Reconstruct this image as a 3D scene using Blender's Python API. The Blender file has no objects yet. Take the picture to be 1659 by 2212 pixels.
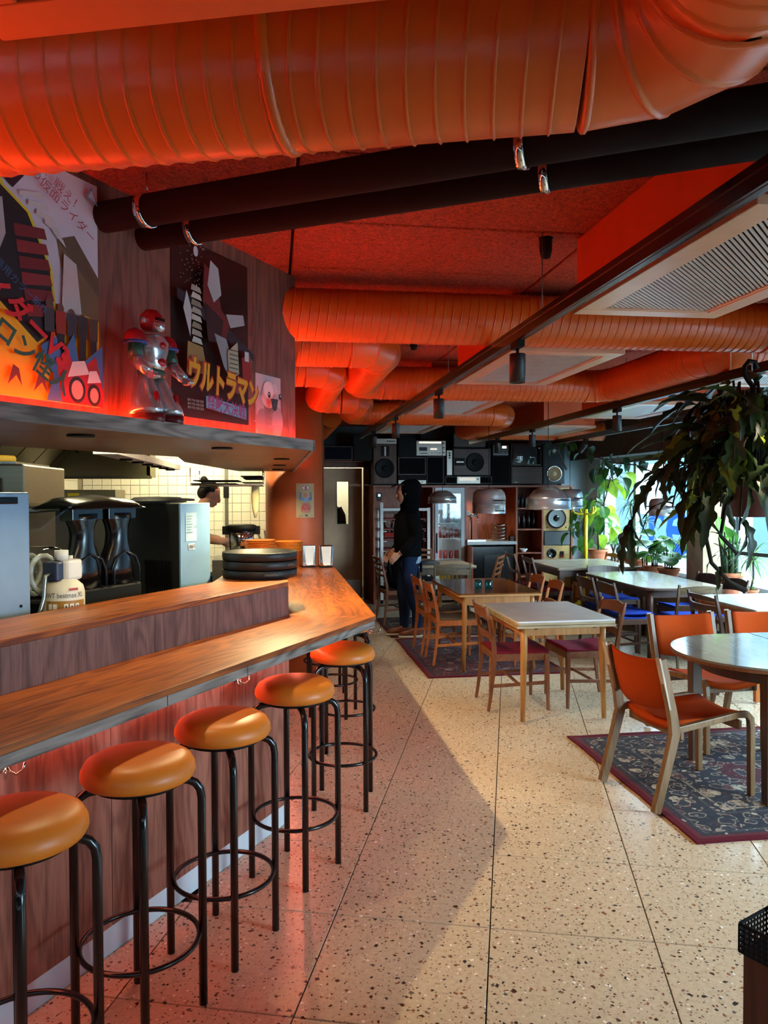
import bpy, bmesh, math, random
from math import sin, cos, pi, sqrt, atan2, tan
from mathutils import Vector as V, Matrix
R = math.radians
S = bpy.context.scene
COL = S.collection
random.seed(7)

# ------------------------------------------------------------------ camera, world, exposure, main lights
cd = bpy.data.cameras.new('camera'); cam = bpy.data.objects.new('camera', cd); COL.objects.link(cam)
cd.sensor_fit = 'VERTICAL'; cd.sensor_height = 36; cd.lens = 1666 / 2212 * 36; cd.clip_start = .03; cd.clip_end = 200
cam.matrix_world = (Matrix.Translation((0, 0, 1.651)) @ Matrix.Rotation(R(-8.2), 4, 'Z')
                    @ Matrix.Rotation(pi / 2 - .0245, 4, 'X') @ Matrix.Rotation(-.003, 4, 'Z'))
S.camera = cam
S.view_settings.view_transform = 'Standard'; S.view_settings.look = 'None'
S.view_settings.exposure = 0.0; S.view_settings.gamma = 1; S.view_settings.use_curve_mapping = False
W = bpy.data.worlds.new('overcast_sky'); S.world = W; W.use_nodes = True
wn = W.node_tree; bg = wn.nodes['Background']
bg.inputs[0].default_value = (.56, .83, 1.0, 1); bg.inputs[1].default_value = 46.0
S.cycles.max_bounces = 7; S.cycles.diffuse_bounces = 4; S.cycles.glossy_bounces = 4
S.cycles.transmission_bounces = 6; S.cycles.transparent_max_bounces = 12
S.cycles.sample_clamp_indirect = 6; S.cycles.caustics_reflective = False; S.cycles.caustics_refractive = False
S.cycles.use_denoising = True

def light(name, kind, loc, power, color, aim=None, **kw):
    d = bpy.data.lights.new(name, kind); d.energy = power; d.color = color
    for k, v in kw.items():
        setattr(d, k, v)
    o = bpy.data.objects.new(name, d); COL.objects.link(o); o.location = loc
    if aim is not None:
        o.rotation_euler = (V(aim) - V(loc)).to_track_quat('-Z', 'Y').to_euler()
    return o

WIN = [(-1.7, 2.7), (3.2, 7.85), (8.5, 11.3)]          # window openings along the window wall (world y)
for y0, y1 in WIN:                                       # portals: they only steer sky sampling through the windows
    o = light('window_portal', 'AREA', (5.12, (y0 + y1) / 2, 1.37), 1, (1, 1, 1), aim=(0, (y0 + y1) / 2, 1.37),
              shape='RECTANGLE', size=1.5, size_y=y1 - y0)
    o.data.size, o.data.size_y = y1 - y0, 1.5
    o.data.cycles.is_portal = True

# bar frame: local x runs along the bar, local y towards the kitchen
BA = R(57.7)
P0 = V((.075, 3.87, 0)); BX = V((cos(BA), sin(BA), 0)); BN = V((sin(BA), -cos(BA), 0))
def bar(d, s, z=0.0):
    return P0 + BN * d + BX * s + V((0, 0, z))
GA = R(-17.45)                                            # floor grid and the nearest duct
GX = V((cos(GA), sin(GA), 0)); GY = V((-sin(GA), cos(GA), 0))

# ------------------------------------------------------------------ materials
def hexc(h):
    h = h.lstrip('#'); c = [int(h[i:i + 2], 16) / 255 for i in (0, 2, 4)]
    return tuple(x / 12.92 if x <= .04045 else ((x + .055) / 1.055) ** 2.4 for x in c) + (1,)
class NT:
    def __init__(s, name):
        s.m = bpy.data.materials.new(name); s.m.use_nodes = True
        s.t = s.m.node_tree; s.b = s.t.nodes['Principled BSDF']
    def n(s, t, **kw):
        n = s.t.nodes.new('ShaderNode' + t)
        for k, v in kw.items():
            if k in n.inputs: n.inputs[k].default_value = v
            else: setattr(n, k, v)
        return n
    def l(s, a, b): s.t.links.new(a, b)
    def ramp(s, src, stops, const=False):
        r = s.n('ValToRGB'); e = r.color_ramp.elements
        if const: r.color_ramp.interpolation = 'CONSTANT'
        while len(e) < len(stops): e.new(.5)
        for x, (p, c) in zip(e, stops): x.position = p; x.color = hexc(c) if isinstance(c, str) else c
        s.l(src, r.inputs[0]); return r.outputs[0]
    def coord(s, scale=(1, 1, 1), kind='Object', rot=(0, 0, 0)):
        t = s.n('TexCoord'); m = s.n('Mapping'); m.inputs['Scale'].default_value = scale; m.inputs['Rotation'].default_value = rot
        s.l(t.outputs[kind], m.inputs[0]); return m.outputs[0]
    def math(s, op, a, b=None, c=None):
        n = s.n('Math', operation=op)
        for i, x in enumerate((a, b, c)):
            if x is None: continue
            if isinstance(x, (int, float)): n.inputs[i].default_value = x
            else: s.l(x, n.inputs[i])
        return n.outputs[0]
    def mix(s, fac, a, b, blend='MIX'):
        n = s.n('Mix', data_type='RGBA', blend_type=blend)
        for i, x in ((0, fac), (6, a), (7, b)):
            if isinstance(x, (int, float)): n.inputs[i].default_value = x
            elif isinstance(x, (tuple, str)): n.inputs[i].default_value = hexc(x) if isinstance(x, str) else x
            else: s.l(x, n.inputs[i])
        return n.outputs[2]
    def bump(s, h, strength=.3, dist=.01):
        b = s.n('Bump'); b.inputs['Strength'].default_value = strength; b.inputs['Distance'].default_value = dist
        s.l(h, b.inputs['Height']); s.l(b.outputs[0], s.b.inputs['Normal'])
    def set(s, color=None, rough=None, metal=None, **kw):
        b = s.b.inputs
        if color is not None:
            if isinstance(color, (str, tuple)): b['Base Color'].default_value = hexc(color) if isinstance(color, str) else color
            else: s.l(color, b['Base Color'])
        if rough is not None: b['Roughness'].default_value = rough
        if metal is not None: b['Metallic'].default_value = metal
        for k, v in kw.items(): b[k.replace('_', ' ')].default_value = v
        return s.m
MC = {}
def plain(h, rough=.5, metal=0, var=.06, key='', **kw):
    k = (h, rough, metal, key)
    if k in MC: return MC[k]
    t = NT('paint_' + h.strip('#'))
    nz = t.n('TexNoise', Scale=9.0, Detail=4.0); t.l(t.coord(), nz.inputs[0])
    c = hexc(h); lo = tuple(x * (1 - var) for x in c[:3]) + (1,); hi = tuple(min(1, x * (1 + var)) for x in c[:3]) + (1,)
    if rough >= .55: kw.setdefault('Specular_IOR_Level', .18)
    MC[k] = t.set(t.ramp(nz.outputs[0], [(.3, lo), (.7, hi)]), rough, metal, **kw)
    return MC[k]
def wood(h1, h2, axis='y', scale=9, rough=.45, ring=False, rot=0):
    k = (h1, h2, axis, scale, rough, ring, rot)
    if k in MC: return MC[k]
    t = NT('wood_' + h1.strip('#') + axis)
    sc = {'x': (.07, 1, 1), 'y': (1, .07, 1), 'z': (1, 1, .07)}[axis]
    co = t.coord(tuple(x * scale for x in sc)) if not rot else None
    if rot:
        m2 = t.n('Mapping'); m2.inputs['Scale'].default_value = tuple(x * scale for x in sc); t.l(t.coord(rot=(0, 0, -rot)), m2.inputs[0]); co = m2.outputs[0]
    nz = t.n('TexNoise', Scale=1.0, Detail=6.0, Distortion=.6); t.l(co, nz.inputs[0])
    f = t.n('TexNoise', Scale=9.0, Detail=3.0); t.l(co, f.inputs[0])
    big = t.n('TexNoise', Scale=1.0, Detail=1.0, Distortion=.2); q = 9 if ring else 7
    sb = {'x': (q * .16, q, q), 'y': (q, q * .16, q), 'z': (q, q, q * .16)}[axis]
    if rot:
        m3 = t.n('Mapping'); m3.inputs['Scale'].default_value = sb; t.l(t.coord(rot=(0, 0, -rot)), m3.inputs[0]); t.l(m3.outputs[0], big.inputs[0])
    else: t.l(t.coord(sb), big.inputs[0])
    ln = t.math('SINE', t.math('MULTIPLY', big.outputs[0], 24.0 if ring else 26.0))
    ln = t.math('POWER', t.math('ABSOLUTE', ln), 2.5)
    fac = t.math('ADD', t.math('MULTIPLY', nz.outputs[0], .55), t.math('MULTIPLY', f.outputs[0], .45))
    fac = t.math('SUBTRACT', fac, t.math('MULTIPLY', t.math('SUBTRACT', ln, .35), .15 if ring else .08))
    t.bump(f.outputs[0], .12 if rough > .2 else .02, .003)
    MC[k] = t.set(t.ramp(fac, [(.34, h2), (.60, h1)]), rough)
    return MC[k]
def glow(name, color, strength):
    t = NT(name); t.b.inputs['Base Color'].default_value = (0, 0, 0, 1)
    t.b.inputs['Emission Color'].default_value = color + (1,); t.b.inputs['Emission Strength'].default_value = strength
    return t.m
def clear_glass(name, tint=(1, 1, 1), refl=1.0, alpha=.06):
    t = NT(name); out = t.t.nodes['Material Output']
    tr = t.n('BsdfTransparent'); tr.inputs[0].default_value = tint + (1,)
    gl = t.n('BsdfGlossy'); gl.inputs['Roughness'].default_value = .03
    fr = t.n('LayerWeight'); fr.inputs[0].default_value = .5
    mx = t.n('MixShader'); t.l(t.math('ADD', t.math('MULTIPLY', t.math('POWER', fr.outputs['Facing'], 5.0), refl * .9), alpha * .6), mx.inputs[0])
    t.l(tr.outputs[0], mx.inputs[1]); t.l(gl.outputs[0], mx.inputs[2]); t.l(mx.outputs[0], out.inputs[0])
    return t.m

def m_terrazzo():
    t = NT('terrazzo')
    tc = t.n('TexCoord'); ob = t.n('ObjectInfo')
    ad = t.n('VectorMath', operation='ADD'); t.l(tc.outputs['Object'], ad.inputs[0])
    ml = t.n('VectorMath', operation='SCALE'); cb = t.n('CombineXYZ')
    t.l(ob.outputs['Random'], cb.inputs[0]); t.l(ob.outputs['Random'], cb.inputs[1]); t.l(cb.outputs[0], ml.inputs[0]); ml.inputs['Scale'].default_value = 40
    t.l(ml.outputs[0], ad.inputs[1]); P = ad.outputs[0]
    wv = t.n('TexNoise', Scale=30.0, Detail=1.0); t.l(P, wv.inputs[0])
    dis = t.n('VectorMath', operation='MULTIPLY_ADD'); t.l(wv.outputs[1], dis.inputs[0]); dis.inputs[1].default_value = (.022,) * 3; t.l(P, dis.inputs[2])
    base = t.n('TexNoise', Scale=55.0, Detail=4.0); t.l(P, base.inputs[0])
    col = t.ramp(base.outputs[0], [(.3, '#bea78b'), (.7, '#d0bb9d')])
    for sc, thr, cols in ((46, .27, ['#4a2f22', '#7d5740', '#3a3430', '#8c5a3c', '#5f5a55']), (84, .27, ['#8d7460', '#5e5148', '#a98a68', '#6f4a38']), (38, .17, ['#efe6d6', '#e8dcc8', '#f3ecdf'])):
        v = t.n('TexVoronoi', feature='F1', distance='MANHATTAN', Scale=float(sc)); v.inputs['Randomness'].default_value = 1.0
        t.l(dis.outputs[0], v.inputs[0])
        sp = t.n('SeparateColor'); t.l(v.outputs['Color'], sp.inputs[0])
        size = t.math('MULTIPLY', t.math('POWER', sp.outputs[1], 1.4), thr * 2.0)
        mask = t.math('LESS_THAN', v.outputs['Distance'], size)
        k = len(cols); cc = t.ramp(sp.outputs[0], [(i / k, c) for i, c in enumerate(cols)], True)
        col = t.mix(mask, col, cc)
    t.b.inputs['Specular IOR Level'].default_value = .45
    return t.set(col, .24)
def m_ceiling():
    t = NT('wood_wool_orange'); co = t.coord()
    a = t.n('TexNoise', Scale=60.0, Detail=6.0, Distortion=1.5); t.l(co, a.inputs[0])
    b = t.n('TexNoise', Scale=5.0, Detail=3.0); t.l(co, b.inputs[0])
    t.bump(a.outputs[0], .8, .012)
    return t.set(t.ramp(a.outputs[0], [(.38, '#7a240c'), (.62, '#b8431a')]), .9)
def m_orange():
    t = NT('orange_paint'); nz = t.n('TexNoise', Scale=3.0, Detail=5.0); t.l(t.coord(), nz.inputs[0])
    return t.set(t.ramp(nz.outputs[0], [(.3, '#c2581a'), (.7, '#cf6420')]), .33)
def m_rug(hx, hy, kind):
    t = NT('woven_rug_' + kind); tc = t.n('TexCoord'); sx = t.n('SeparateXYZ'); t.l(tc.outputs['Object'], sx.inputs[0])
    ax = t.math('ABSOLUTE', sx.outputs[0]); ay = t.math('ABSOLUTE', sx.outputs[1])
    d = t.math('MINIMUM', t.math('SUBTRACT', hx, ax), t.math('SUBTRACT', hy, ay))
    cb = t.n('CombineXYZ'); t.l(ax, cb.inputs[0]); t.l(ay, cb.inputs[1])
    nz = t.n('TexNoise', Scale=9.0, Detail=2.0); t.l(cb.outputs[0], nz.inputs[0])
    va = t.n('VectorMath', operation='MULTIPLY_ADD'); t.l(nz.outputs[1], va.inputs[0]); va.inputs[1].default_value = (.09,) * 3; t.l(cb.outputs[0], va.inputs[2])
    v = t.n('TexVoronoi', feature='F1', Scale=11.0); t.l(va.outputs[0], v.inputs[0])
    v2 = t.n('TexVoronoi', feature='DISTANCE_TO_EDGE', Scale=24.0); t.l(va.outputs[0], v2.inputs[0])
    if kind == 'dark':
        field = ['#3d0f16', '#54121c', '#2a1420', '#54121c', '#6d4a48']; band = [(0, '#4d1018'), (.035 / hx, '#4d1018')]
        pal = [(0, '#4b101a'), (.055, '#241425'), (.085, '#3a0e16'), (.20, '#241425'), (.235, '#460f18')]
        motif = ['#46101a', '#2a1626', '#3b1824', '#6a4a46', '#54121c', '#2a1626', '#8b7268']
    elif kind == 'kelim':
        pal = [(0, '#3a1216'), (.06, '#2b2522'), (.10, '#6a5a4c'), (.13, '#2f2725'), (.30, '#57483c'), (.34, '#33262a')]
        motif = ['#4a3a34', '#6a5a4c', '#2c2426', '#4b2326', '#82725f', '#35292a', '#5c1a20']
    else:
        pal = [(0, '#57101f'), (.06, '#232733'), (.085, '#4b4a48'), (.10, '#1f2230'), (.28, '#3e3f42'), (.30, '#1c1f2b'), (.33, '#8d8676'), (.345, '#1f2433'), (.62, '#4d0c22')]
        motif = ['#1f2230', '#262a38', '#9d8e7e', '#2a2d3a', '#5a3038', '#1d202c', '#b7ac99', '#33384a', '#4a3a3c']
    base = t.ramp(t.math('MULTIPLY', d, 1.0), [(p, c) for p, c in pal], True)
    sp = t.n('SeparateColor'); t.l(v.outputs['Color'], sp.inputs[0]); k = len(motif)
    mo = t.ramp(sp.outputs[0], [(i / k, c) for i, c in enumerate(motif)], True)
    inside = t.math('GREATER_THAN', d, .095)
    mask = t.math('MULTIPLY', t.math('LESS_THAN', v.outputs['Distance'], .46), inside)
    col = t.mix(t.math('MULTIPLY', mask, .9), base, mo)
    v3 = t.n('TexVoronoi', feature='F1', Scale=34.0); t.l(va.outputs[0], v3.inputs[0]); s3 = t.n('SeparateColor'); t.l(v3.outputs['Color'], s3.inputs[0])
    m3 = t.ramp(s3.outputs[0], [(i / k, c) for i, c in enumerate(motif[::-1])], True)
    col = t.mix(t.math('MULTIPLY', t.math('LESS_THAN', v3.outputs['Distance'], .38), t.math('MULTIPLY', t.math('GREATER_THAN', d, .06), .8)), col, m3)
    rg = t.math('LESS_THAN', t.math('ABSOLUTE', t.math('SUBTRACT', v.outputs['Distance'], .40)), .035)
    col = t.mix(t.math('MULTIPLY', t.math('MULTIPLY', rg, inside), .7), col, '#a3947e' if kind == 'navy' else '#6e4a48')
    line = t.math('MULTIPLY', t.math('LESS_THAN', v2.outputs['Distance'], .05), t.math('GREATER_THAN', d, .05))
    col = t.mix(t.math('MULTIPLY', line, .55), col, '#11131c' if kind != 'kelim' else '#211a1b')
    f = t.n('TexNoise', Scale=260.0, Detail=2.0); t.l(tc.outputs['Object'], f.inputs[0]); t.bump(f.outputs[0], .5, .004)
    return t.set(col, .95)
def m_leaf(h1, h2, back=.5):
    k = ('leaf', h1, h2)
    if k in MC: return MC[k]
    t = NT('leaf_' + h1.strip('#')); nz = t.n('TexNoise', Scale=14.0, Detail=3.0); t.l(t.coord(), nz.inputs[0])
    c = t.ramp(nz.outputs[0], [(.35, h1), (.7, h2)]); m = t.set(c, .42)
    tl = t.n('BsdfTranslucent'); t.l(c, tl.inputs[0]); mx = t.n('MixShader'); mx.inputs[0].default_value = back
    t.l(t.b.outputs[0], mx.inputs[1]); t.l(tl.outputs[0], mx.inputs[2]); t.l(mx.outputs[0], t.t.nodes['Material Output'].inputs[0])
    MC[k] = m; return m
def m_brushed(h='#b9bcbc', rough=.3, axis='x'):
    k = ('br', h, rough, axis)
    if k in MC: return MC[k]
    t = NT('brushed_metal'); sc = {'x': (2, 90, 90), 'z': (90, 90, 2)}[axis]
    nz = t.n('TexNoise', Scale=1.0, Detail=3.0); t.l(t.coord(sc), nz.inputs[0])
    c = hexc(h); MC[k] = t.set(t.ramp(nz.outputs[0], [(.3, tuple(x * .85 for x in c[:3]) + (1,)), (.7, c)]), rough, 1.0)
    return MC[k]
def m_fabric(h, sc=220):
    k = ('fab', h)
    if k in MC: return MC[k]
    t = NT('fabric_' + h.strip('#')); co = t.coord(); nz = t.n('TexNoise', Scale=float(sc), Detail=3.0); t.l(co, nz.inputs[0])
    c = hexc(h); t.bump(nz.outputs[0], .3, .002)
    MC[k] = t.set(t.ramp(nz.outputs[0], [(.3, tuple(x * .78 for x in c[:3]) + (1,)), (.7, c)]), .9, Specular_IOR_Level=.1); return MC[k]
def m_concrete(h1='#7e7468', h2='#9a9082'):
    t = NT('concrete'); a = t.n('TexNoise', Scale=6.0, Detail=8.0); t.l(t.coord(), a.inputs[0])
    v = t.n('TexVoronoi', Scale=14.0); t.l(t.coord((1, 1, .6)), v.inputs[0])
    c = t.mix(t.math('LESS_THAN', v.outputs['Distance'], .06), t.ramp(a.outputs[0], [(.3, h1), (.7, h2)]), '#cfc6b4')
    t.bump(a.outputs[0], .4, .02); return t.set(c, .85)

M_TERR = m_terrazzo(); M_CEIL = m_ceiling(); M_OR = m_orange()
M_BLACK = plain('#0c0c0d', .22); M_SOFTBLACK = plain('#111112', .6); M_MATTE = plain('#1a1918', .8)
M_STEEL = m_brushed(); M_STEELZ = m_brushed('#aeb6bc', .35, 'z'); M_CHROME = plain('#d9dadb', .08, 1.0)
M_VEN = wood('#a86a56', '#7a4536', 'z', 14, .5, True); M_RISER = wood('#7d5a54', '#543833', 'z', 14, .5, True); M_VENX = wood('#6b3b30', '#43231d', 'x', 14, .5, True)
M_GREYW = wood('#9c8f87', '#51463f', 'x', 10, .5, True, BA)
M_TOP = wood('#ad5c1e', '#6b2d0b', 'x', 9, .42, True); M_TOPB = wood('#ad5c1e', '#6b2d0b', 'x', 9, .42, True, BA); M_TOPY = wood('#ad5c1e', '#6b2d0b', 'y', 9, .42, True)
M_PALE = plain('#d8d6cf', .5); M_WHITE = plain('#e9e8e4', .5); M_WALL = plain('#8e9698', .85)
M_GLASS = clear_glass('window_glass'); M_CLEAR = clear_glass('drinking_glass', (.93, .97, .98), 1.3, .08)
M_LEATHER = plain('#d97820', .42)
M_LEDRED = glow('led_red', (1, .05, .012), 115.0); M_LEDPINK = glow('led_red_under_bar', (1, .19, .11), 80.0)
M_KICK = plain('#dfe6ee', .4, .1)
M_WARM = glow('lamp_lens', (1, .82, .5), 5.0)

# ------------------------------------------------------------------ mesh helpers
class MB:
    def __init__(s): s.v, s.f, s.mi, s.sm = [], [], [], []
    def add(s, vs, fs, mi=0, smooth=False):
        o = len(s.v); s.v += [tuple(v) for v in vs]; s.f += [tuple(i + o for i in f) for f in fs]
        s.mi += [mi] * len(fs); s.sm += [smooth] * len(fs); return s
    def box(s, c, d, rz=0, mi=0, mat=None):
        x, y, z = (k / 2 for k in d); m = mat or Matrix.Rotation(rz, 3, 'Z'); c = V(c)
        vs = [c + m @ V((sx * x, sy * y, sz * z)) for sz in (-1, 1) for sy in (-1, 1) for sx in (-1, 1)]
        return s.add(vs, [(0, 2, 3, 1), (4, 5, 7, 6), (0, 1, 5, 4), (2, 6, 7, 3), (0, 4, 6, 2), (1, 3, 7, 5)], mi)
    def bb(s, x0, x1, y0, y1, z0, z1, mi=0):
        return s.box(((x0 + x1) / 2, (y0 + y1) / 2, (z0 + z1) / 2), (x1 - x0, y1 - y0, z1 - z0), 0, mi)
    def prism(s, poly, z0, z1, mi=0):
        n = len(poly); a = sum(poly[i][0] * poly[(i + 1) % n][1] - poly[(i + 1) % n][0] * poly[i][1] for i in range(n))
        if a < 0: poly = poly[::-1]
        vs = [(p[0], p[1], z0) for p in poly] + [(p[0], p[1], z1) for p in poly]
        return s.add(vs, [tuple(range(n - 1, -1, -1)), tuple(range(n, 2 * n))] + [(i, (i + 1) % n, (i + 1) % n + n, i + n) for i in range(n)], mi)
    def rings(s, rs, closed=False, caps=True, mi=0, smooth=True):
        n = len(rs[0]); vs = [p for r in rs for p in r]; fs = []; k = len(rs)
        for j in range(k if closed else k - 1):
            for i in range(n):
                a, b = j * n + i, j * n + (i + 1) % n; c, d = ((j + 1) % k) * n + (i + 1) % n, ((j + 1) % k) * n + i
                fs.append((a, b, c, d))
        if caps and not closed: fs += [tuple(range(n - 1, -1, -1)), tuple(range((k - 1) * n, k * n))]
        return s.add(vs, fs, mi, smooth)
    def tube(s, pts, r, n=10, closed=False, mi=0, caps=True, flat=1.0, up=None):
        pts = [V(p) for p in pts]; k = len(pts); rr = r if isinstance(r, (list, tuple)) else [r] * k
        rs = []; ref = V(up) if up else None
        for i, p in enumerate(pts):
            t = (pts[(i + 1) % k] - pts[i - 1]) if closed else (pts[min(i + 1, k - 1)] - pts[max(i - 1, 0)])
            t.normalize()
            if ref is None: ref = V((0, 0, 1)) if abs(t.z) < .9 else V((1, 0, 0))
            u = (ref - t * ref.dot(t)); u = u.normalized() if u.length > 1e-6 else t.orthogonal().normalized()
            w = t.cross(u)
            if not up: ref = u
            rs.append([p + (u * cos(a) + w * sin(a) * flat) * rr[i] for a in (2 * pi * q / n for q in range(n))])
        return s.rings(rs, closed, caps, mi)
    def lathe(s, prof, n=24, c=(0, 0, 0), m=None, mi=0, caps=True, smooth=True):
        c = V(c); m = m or Matrix.Identity(3)
        return s.rings([[c + m @ V((r * cos(2 * pi * q / n), r * sin(2 * pi * q / n), z)) for q in range(n)] for r, z in prof], False, caps, mi, smooth)
    def ell(s, c, d, n=14, mi=0, m=None):
        prof = [(max(sin(pi * i / 8), .02), -cos(pi * i / 8)) for i in range(9)]; c = V(c); m = m or Matrix.Identity(3)
        return s.rings([[c + m @ V((d[0] * r * cos(2 * pi * q / n), d[1] * r * sin(2 * pi * q / n), d[2] * z)) for q in range(n)] for r, z in prof], False, True, mi)
    def beam(s, p, q, w, h, w2=None, h2=None, side=None, mi=0):
        p, q = V(p), V(q); t = (q - p).normalized(); sd = V(side) if side else (V((1, 0, 0)) if abs(t.x) < .9 else V((0, 1, 0)))
        u = (sd - t * sd.dot(t)).normalized(); v = t.cross(u); w2 = w if w2 is None else w2; h2 = h if h2 is None else h2
        r = lambda c, a, b: [c + u * x * a / 2 + v * y * b / 2 for x, y in ((-1, -1), (1, -1), (1, 1), (-1, 1))]
        return s.rings([r(p, w, h), r(q, w2, h2)], mi=mi, smooth=False)
    def sweep(s, pts, w, h, side, mi=0, smooth=True):
        pts = [V(p) for p in pts]; rs = []; sd = V(side).normalized(); k = len(pts)
        for i, p in enumerate(pts):
            t = (pts[min(i + 1, k - 1)] - pts[max(i - 1, 0)]).normalized(); v = t.cross(sd).normalized()
            ww = w[i] if isinstance(w, (list, tuple)) else w; hh = h[i] if isinstance(h, (list, tuple)) else h
            rs.append([p + sd * x * ww / 2 + v * y * hh / 2 for x, y in ((-1, -1), (1, -1), (1, 1), (-1, 1))])
        return s.rings(rs, mi=mi, smooth=False)
    def build(s, name, mats, parent=None, bevel=0, world=True, seg=2):
        me = bpy.data.meshes.new(name); off = V((0, 0, 0)); inv = None
        if parent is None:
            xs, ys, zs = zip(*s.v); off = V(((min(xs) + max(xs)) / 2, (min(ys) + max(ys)) / 2, min(zs)))
            vs = [V(v) - off for v in s.v]
        elif world and 'xf' in parent:
            a, x, y, z = parent['xf']; m = Matrix.Rotation(-a, 3, 'Z'); o = V((x, y, z)); vs = [m @ (V(v) - o) for v in s.v]
        else: vs = s.v
        me.from_pydata([tuple(v) for v in vs], [], s.f); mats = mats if isinstance(mats, (list, tuple)) else [mats]
        for m in mats: me.materials.append(m)
        me.polygons.foreach_set('material_index', s.mi); me.polygons.foreach_set('use_smooth', s.sm); me.update()
        o = bpy.data.objects.new(name, me); COL.objects.link(o); o.location = off
        if parent is None: o['xf'] = (0.0, off.x, off.y, off.z)
        else:
            o.parent = parent
            if 'xf' in parent: o['xf'] = parent['xf']
        if bevel:
            b = o.modifiers.new('edge', 'BEVEL'); b.width = bevel; b.segments = seg; b.limit_method = 'ANGLE'; b.angle_limit = R(40)
        return o
def tag(o, label=None, cat=None, group=None, kind=None):
    for k, v in (('label', label), ('category', cat), ('group', group), ('kind', kind)):
        if v: o[k] = v
    return o
def thing(name, label, cat, loc=(0, 0, 0), rz=0, group=None, local=False):
    o = bpy.data.objects.new(name, None); COL.objects.link(o); o.location = loc; o.rotation_euler = (0, 0, rz); o.empty_display_size = .1
    if not local: o['xf'] = (float(rz), float(loc[0]), float(loc[1]), float(loc[2]))
    return tag(o, label, cat, group)
KIDS = {}
def dup(o, loc=None, rz=None, label=None, group=None, parent=None):
    if not KIDS.get('ok'):
        KIDS.clear(); KIDS['ok'] = True
        for x in COL.objects:
            if x.parent: KIDS.setdefault(x.parent.name, []).append(x)
    c = o.copy(); COL.objects.link(c)
    if parent: c.parent = parent
    if loc is not None: c.location = loc
    if rz is not None: c.rotation_euler = (0, 0, rz)
    if label: c['label'] = label
    if group: c['group'] = group
    for ch in KIDS.get(o.name, []): dup(ch, parent=c)
    return c
def fresh(): KIDS.clear()
def struct(name, mb, m, parent=None, bevel=0, kind=True):
    o = mb.build(name, m, parent, bevel)
    if parent is None: o['kind'] = 'structure'
    return o
def text_mesh(body, size, font_shear=0, bold=0):
    c = bpy.data.curves.new('lettering', 'FONT'); c.body = body; c.size = size; c.align_x = 'CENTER'; c.align_y = 'CENTER'; c.shear = font_shear; c.resolution_u = 2; c.offset = bold
    o = bpy.data.objects.new('lettering', c); COL.objects.link(o); dg = bpy.context.evaluated_depsgraph_get()
    me = o.evaluated_get(dg).to_mesh(); vs = [v.co.copy() for v in me.vertices]; fs = [tuple(p.vertices) for p in me.polygons]
    o.evaluated_get(dg).to_mesh_clear(); bpy.data.objects.remove(o); bpy.data.curves.remove(c); return vs, fs
class Flat:
    """flat print: 2-D shapes laid on a sheet, each colour layer 0.3 mm above the last"""
    def __init__(s, mp): s.mb = MB(); s.mp = mp; s.k = 1; s.mats = []
    def mi(s, h):
        m = plain(h, .45, 0, .04, 'print')
        if m not in s.mats: s.mats.append(m)
        return s.mats.index(m)
    def poly(s, pts, h): s.mb.add([s.mp(u, v, s.k) for u, v in pts], [tuple(range(len(pts)))], s.mi(h)); s.k += 1; return s
    def oval(s, cx, cy, rx, ry, h, rot=0, n=20):
        return s.poly([(cx + rx * cos(a) * cos(rot) - ry * sin(a) * sin(rot), cy + rx * cos(a) * sin(rot) + ry * sin(a) * cos(rot)) for a in (2 * pi * i / n for i in range(n))], h)
    def rect(s, x0, y0, x1, y1, h): return s.poly([(x0, y0), (x1, y0), (x1, y1), (x0, y1)], h)
    def text(s, body, cx, cy, size, h, rot=0, sx=1, shear=0, bold=0):
        vs, fs = text_mesh(body, size, shear, bold); c, n = cos(rot), sin(rot)
        s.mb.add([s.mp(cx + v.x * sx * c - v.y * n, cy + v.x * sx * n + v.y * c, s.k) for v in vs], fs, s.mi(h)); s.k += 1; return s
    def build(s, name, parent): return s.mb.build(name, s.mats, parent)

# ------------------------------------------------------------------ setting: floor, ceiling, walls, windows
ZC = 2.68
base = struct('floor', MB().bb(-4, 5.6, -2.5, 14.2, -.15, -.012), plain('#3a3129', .8))
tile = MB().bb(-.2976, .2976, -.2968, .2968, -.0125, 0).build('tile', M_TERR, base, .0012, False, 1)
bl = V(base.location); T0 = V((1.133, 5.844, 0)); first = True
for i in range(-7, 10):
    for j in range(-15, 13):
        c = T0 + GX * (.6 * (i + .5)) + GY * (.6 * (j + .5))
        if not (-1.6 < c.x < 4.95 and -2.3 < c.y < 11.85): continue
        if (c - P0).dot(BN) < -.25 and c.x < -.25: continue
        o = tile if first else tile.copy()
        if not first: COL.objects.link(o)
        first = False; o.location = c - bl; o.rotation_euler = (0, 0, GA)
cb = struct('ceiling', MB().bb(-4, 5.6, -2.5, 14.2, ZC + .03, ZC + .2), plain('#2a100a', .9))
panel = MB().bb(-.594, .594, -.292, .292, 0, .03).build('ceiling_panel', M_CEIL, cb, .004, False, 1); first = True
for i in range(-2, 5):
    for j in range(-8, 16):
        x, y = .085 + 1.2 * (i + .5), 2.354 + .6 * (j + .5)
        if x > 5.0 or x < -1.9: continue
        o = panel if first else panel.copy()
        if not first: COL.objects.link(o)
        first = False; o.location = V((x, y, ZC)) - V(cb.location)

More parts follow.
